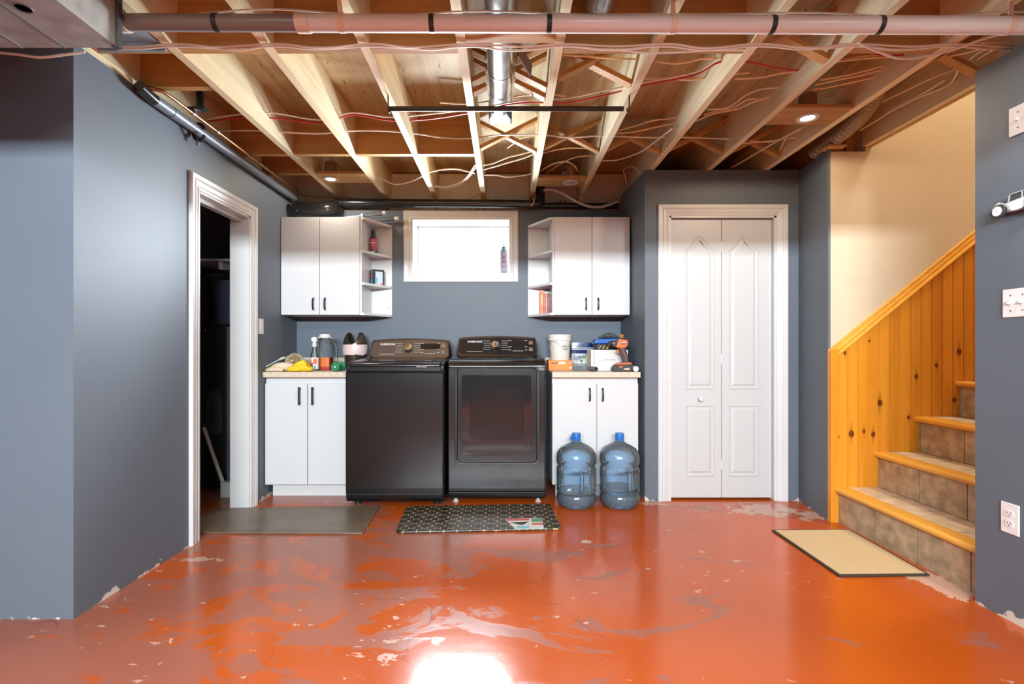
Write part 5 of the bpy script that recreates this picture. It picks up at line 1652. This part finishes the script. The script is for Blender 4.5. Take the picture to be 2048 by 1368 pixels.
loops = [
    ([(435, 262), (500, 261), (560, 264), (640, 267), (700, 262), (770, 262), (835, 268), (890, 276), (940, 277), (1000, 270), (1080, 270), (1140, 275), (1200, 272), (1290, 275), (1370, 275), (1460, 278)], 2.40, CABLEW),
    ([(755, 354), (775, 363), (792, 369), (820, 364), (845, 352)], 2.37, CABLEW),
    ([(862, 370), (885, 374), (905, 371), (930, 358), (950, 330)], 2.37, CABLEW),
    ([(866, 373), (890, 377), (910, 373), (935, 357), (953, 332)], 2.372, CABLEW),
    ([(855, 346), (880, 340), (910, 338), (935, 343), (950, 347)], 2.39, CABLEW),
    ([(962, 331), (985, 327), (1015, 315), (1040, 309), (1070, 301)], 2.40, CABLEWARM),
    ([(964, 340), (990, 333), (1020, 324), (1045, 317), (1068, 308)], 2.390, CABLEW),
    ([(966, 350), (990, 350), (1015, 354), (1040, 352), (1062, 348)], 2.385, CABLEW),
    ([(1077, 345), (1092, 335), (1108, 327), (1130, 323), (1147, 330), (1156, 342)], 2.40, CABLEWARM),
    ([(1084, 354), (1100, 342), (1120, 328), (1150, 315), (1186, 311)], 2.42, CABLEWARM),
    ([(1204, 321), (1225, 321), (1246, 317), (1281, 304), (1305, 287), (1325, 272), (1345, 257)], 2.370, CABLEW),
    ([(1233, 266), (1260, 265), (1287, 260), (1322, 252), (1348, 246), (1368, 230)], 2.43, CABLEWARM),
    ([(1233, 262), (1270, 252), (1305, 241), (1334, 238), (1368, 232)], 2.44, CABLEWARM),
    ([(1415, 219), (1440, 218), (1457, 214), (1475, 203), (1492, 190), (1524, 178), (1566, 175)], 2.43, CABLEW),
    ([(1393, 242), (1415, 232), (1436, 225), (1474, 218), (1509, 203), (1552, 190)], 2.43, CABLEWARM),
    ([(1408, 230), (1440, 220), (1465, 216), (1498, 198), (1530, 200), (1554, 191)], 2.44, CABLEWARM),
    ([(1625, 179), (1650, 176), (1675, 171), (1734, 158), (1783, 148)], 2.42, CABLEWARM),
    ([(1640, 160), (1675, 154), (1705, 148), (1763, 133), (1800, 128)], 2.44, CABLEWARM),
    ([(1630, 170), (1675, 160), (1720, 151), (1770, 138), (1803, 132)], 2.43, CABLEWARM),
    ([(1660, 125), (1700, 120), (1740, 116), (1780, 113), (1835, 104)], 2.45, CABLEWARM),
    ([(1655, 120), (1690, 118), (1730, 112), (1790, 108), (1830, 100)], 2.46, CABLEWARM),
    ([(1290, 158), (1330, 156), (1380, 160), (1440, 152), (1500, 145)], 2.45, CABLEWARM),
    ([(1310, 122), (1345, 127), (1375, 124), (1400, 118), (1440, 117)], 2.44, CABLEWARM),
    ([(1470, 158), (1520, 155), (1560, 147), (1610, 140)], 2.43, CABLEWARM),
    ([(1735, 218), (1780, 196), (1822, 176), (1860, 158), (1910, 138)], 2.45, CABLEWARM),
    ([(1719, 261), (1750, 243), (1781, 223), (1836, 196), (1895, 171), (1912, 150), (1915, 140)], 2.40, CABLEWARM),
    ([(1722, 257), (1755, 238), (1790, 215), (1840, 190), (1890, 160)], 2.41, CABLEWARM),
    ([(1608, 183), (1630, 187), (1652, 194), (1690, 204), (1697, 198), (1680, 192)], 2.475, CABLEW),
    ([(1462, 336), (1500, 314), (1544, 288), (1573, 272), (1602, 258)], 2.366, CABLEWARM),
    ([(1440, 306), (1480, 288), (1520, 284), (1560, 279), (1590, 275)], 2.40, CABLEWARM),
    ([(1532, 331), (1552, 313), (1562, 295), (1571, 278)], 2.382, CABLEWARM),
    ([(1500, 281), (1530, 284), (1560, 279), (1590, 262), (1610, 252)], 2.42, CABLEWARM),
    ([(1120, 110), (1160, 112), (1200, 115), (1240, 117), (1275, 119)], 2.43, CABLEWARM),
    ([(1027, 194), (1045, 191), (1065, 190), (1085, 188), (1130, 192)], 2.46, CABLEWARM),
    ([(880, 205), (925, 208), (955, 206), (976, 203)], 2.50, CABLEWARM),
    ([(1085, 307), (1110, 300), (1140, 296), (1180, 297), (1215, 299)], 2.42, CABLEWARM),
    ([(1015, 296), (1030, 285), (1045, 275), (1075, 272)], 2.46, CABLEWARM),
    ([(1240, 100), (1300, 106), (1360, 104), (1420, 100), (1490, 100)], 2.3265, CABLEW),
]
for pts, z, mt in loops:
    a_, b_ = pts[0]
    col_ = 'white' if mt is CABLEW else 'warm-lit white'
    if len(pts) > 10:
        where, grp = 'strung straight through most of the joists below the red cable', None
    elif b_ > 325 and a_ < 1070:
        where, grp = 'sagging between joists above the window', 'cables above the window'
    elif 1070 <= a_ < 1200 and b_ > 280:
        where, grp = 'curling behind the unlit recessed light', 'cables around the unlit light'
    elif 1200 <= a_ < 1290 and b_ > 200:
        where, grp = 'crossing the joist bay above the alcove wall', 'cables over the alcove wall'
    elif 1290 <= a_ < 1600 and b_ > 200:
        where, grp = 'crossing the joists in front of the closet door wall', 'cables over the closet door'
    elif a_ >= 1600 and b_ > 200:
        where, grp = 'following the joist beside the stair opening', 'cables along the stair opening'
    elif a_ >= 1600:
        where, grp = 'crossing the joists behind the bright recessed light', 'cables near the bright light'
    elif a_ < 1090:
        where, grp = 'passing around the galvanised round duct', 'cables around the round duct'
    else:
        where, grp = 'hanging between joists just behind the plastic pipe', 'cables behind the plastic pipe'
    cable('electrical_cable', col_ + ' cable ' + where, cz(pts, z), .0044, mt, (col_ + ' ' + grp) if grp else None)
GO = 'cables passing over the top of the light switch wall'
for over, pts in enumerate(([(1885, 100), (1921, 92), (1968, 85), (2026, 84)], [(1900, 112), (1938, 104), (1974, 95), (2022, 90)], [(1940, 118), (1960, 104), (1986, 95), (2006, 93)], [(1945, 126), (1968, 110), (1988, 99), (2004, 95)])):
    cable('electrical_cable', 'warm-lit white cable passing over the top edge of the light switch wall', cz(pts, [z_ + over * .010 for z_ in (2.385, 2.37, 2.355, 2.345)]), .0042, CABLEWARM, GO)
cable('electrical_cable', 'white frayed wire stub hanging by the alcove wall top', [V((1.018, 3.76, 2.40)), V((.95, 3.755, 2.44)), P(1247, 340, 3.75), P(1250, 352, 3.75), P(1252, 368, 3.74)], .003, CABLEW)

# ------------------------------------------------------------------ inside the closet beyond the doorway
shz = 1.757
cs = thing('closet_shelf', 'white shelf with a hanging rail on the dark closet wall', 'shelf', (-2.5, 3.95, 1.65))
MB().box(-3.19, -1.86, 3.80, 4.128, shz - .018, shz).build('board', WHITE, cs)
MB().box(-3.19, -1.86, 4.105, 4.128, shz - .10, shz - .019).build('cleat', flat('grey_cleat', (.16, .19, .24), .5), cs)
MB().tube([(-3.19, 3.90, shz - .085), (-1.85, 3.90, shz - .085)], .016, 12).build('rail', BLACKM, cs, smooth=True)
MB().box(-2.20, -2.17, 3.84, 4.10, shz - .075, shz - .019).build('bracket', WHITE, cs)
DKC = flat('black_cloth', (.006, .006, .008), .9)
gt = thing('hanging_garment', 'black garment hanging from the closet rail', 'garment', (-2.36, 3.9, 1.25))
rows = []
for (z, wd, th) in ((shz - .10, .05, .02), (shz - .13, .15, .05), (shz - .25, .20, .08), (1.36, .21, .09), (1.27, .17, .08)):
    rows.append([(-2.40 + wd * .55 * math.cos(a_) * (1 + .1 * math.sin(5 * a_)), 3.90 + th * math.sin(a_), z) for a_ in [2 * math.pi * k / 16 for k in range(16)]])
MB().loft(rows).build('cloth', DKC, gt, smooth=True)
MB().tube(smooth_path([(-2.40, 3.90, shz - .10), (-2.40, 3.90, shz - .070), (-2.40, 3.915, shz - .062), (-2.40, 3.925, shz - .08)], 4), .003, 6).build('hanger_hook', CHROME, gt)
bc = thing('black_panel_case', 'tall matte black case with pale edge standing inside the closet', 'case', (-2.35, 3.92, 0))
cx1 = PX(452, 3.82)
MB().box(cx1 - .55, cx1, 3.82, 4.02, .0, 1.262).build('case_body', flat('matte_black', (.007, .007, .008), .7), bc, bevel=.008)
MB().box(cx1 + .0005, cx1 + .018, 3.83, 4.01, .03, 1.24).build('edge_panel', flat('grey_edge', (.18, .19, .21), .5), bc)
MB().lathe([(.012, 0), (.010, -.012), (.003, -.014)], (PX(412, 3.82), 3.82, 1.21), 12, 'Y').build('knob', CHROME, bc)
br_ = thing('broom_handle', 'pale leaning pole with black tip inside the closet', 'pole', (-2.0, 3.6, 0))
p0, p1 = V((PX(447, 3.62), 3.62, .02)), V((PX(407, 3.74), 3.745, PZ(856, 3.74)))
p0.z = max(.012, PZ(968, 3.62))
MB().tube([p0, p1], .014, 12).build('pole', flat('pale_pole', (.62, .55, .47), .5), br_, smooth=True)
MB().tube([p1, p1 + (p1 - p0).normalized() * .03], .018, 12).build('tip', BLACKP, br_, smooth=True)
MB().box(p0.x - .01, p0.x + .10, 3.595, 3.645, 0, p0.z + .018).build('foot', flat('pale_base', (.55, .55, .55), .5), br_, bevel=.004)
pbg = thing('plastic_bag', 'clear crinkled plastic bag hung against the black case', 'bag', (PX(428, 3.78), 3.79, .4))
rows = []
for i, (py, wpx) in enumerate(((780, 10), (800, 17), (825, 17), (850, 16), (868, 14))):
    xx = PX(428, 3.79)
    w2 = wpx * 3.79 / F
    rows.append([(xx + w2 * math.cos(a_) + random.uniform(-.006, .006), 3.795 + .018 * math.sin(a_) + random.uniform(-.004, .004), PZ(py, 3.79)) for a_ in [2 * math.pi * k / 14 for k in range(14)]])
MB().loft(rows, False, True).build('film', clear_mat('crinkled_film', (.75, .77, .80), .12, .05, 1.25), pbg)
hb = thing('garden_hose', 'dark blue hose looped on the closet floor', 'hose', (-2.0, 3.8, 0))
MB().tube(smooth_path([(PX(461, 3.75), 3.75, .40), (PX(458, 3.72), 3.74, .22), (PX(463, 3.70), 3.70, .05), (PX(470, 3.70), 3.68, .014), (PX(480, 3.7), 3.72, .014)], 6), .011, 10).build('hose', flat('navy_rubber', (.02, .05, .12), .4), hb, smooth=True)

for o in SC.objects:
    if o.parent is not None and 'category' in o.keys():
        del o['category']
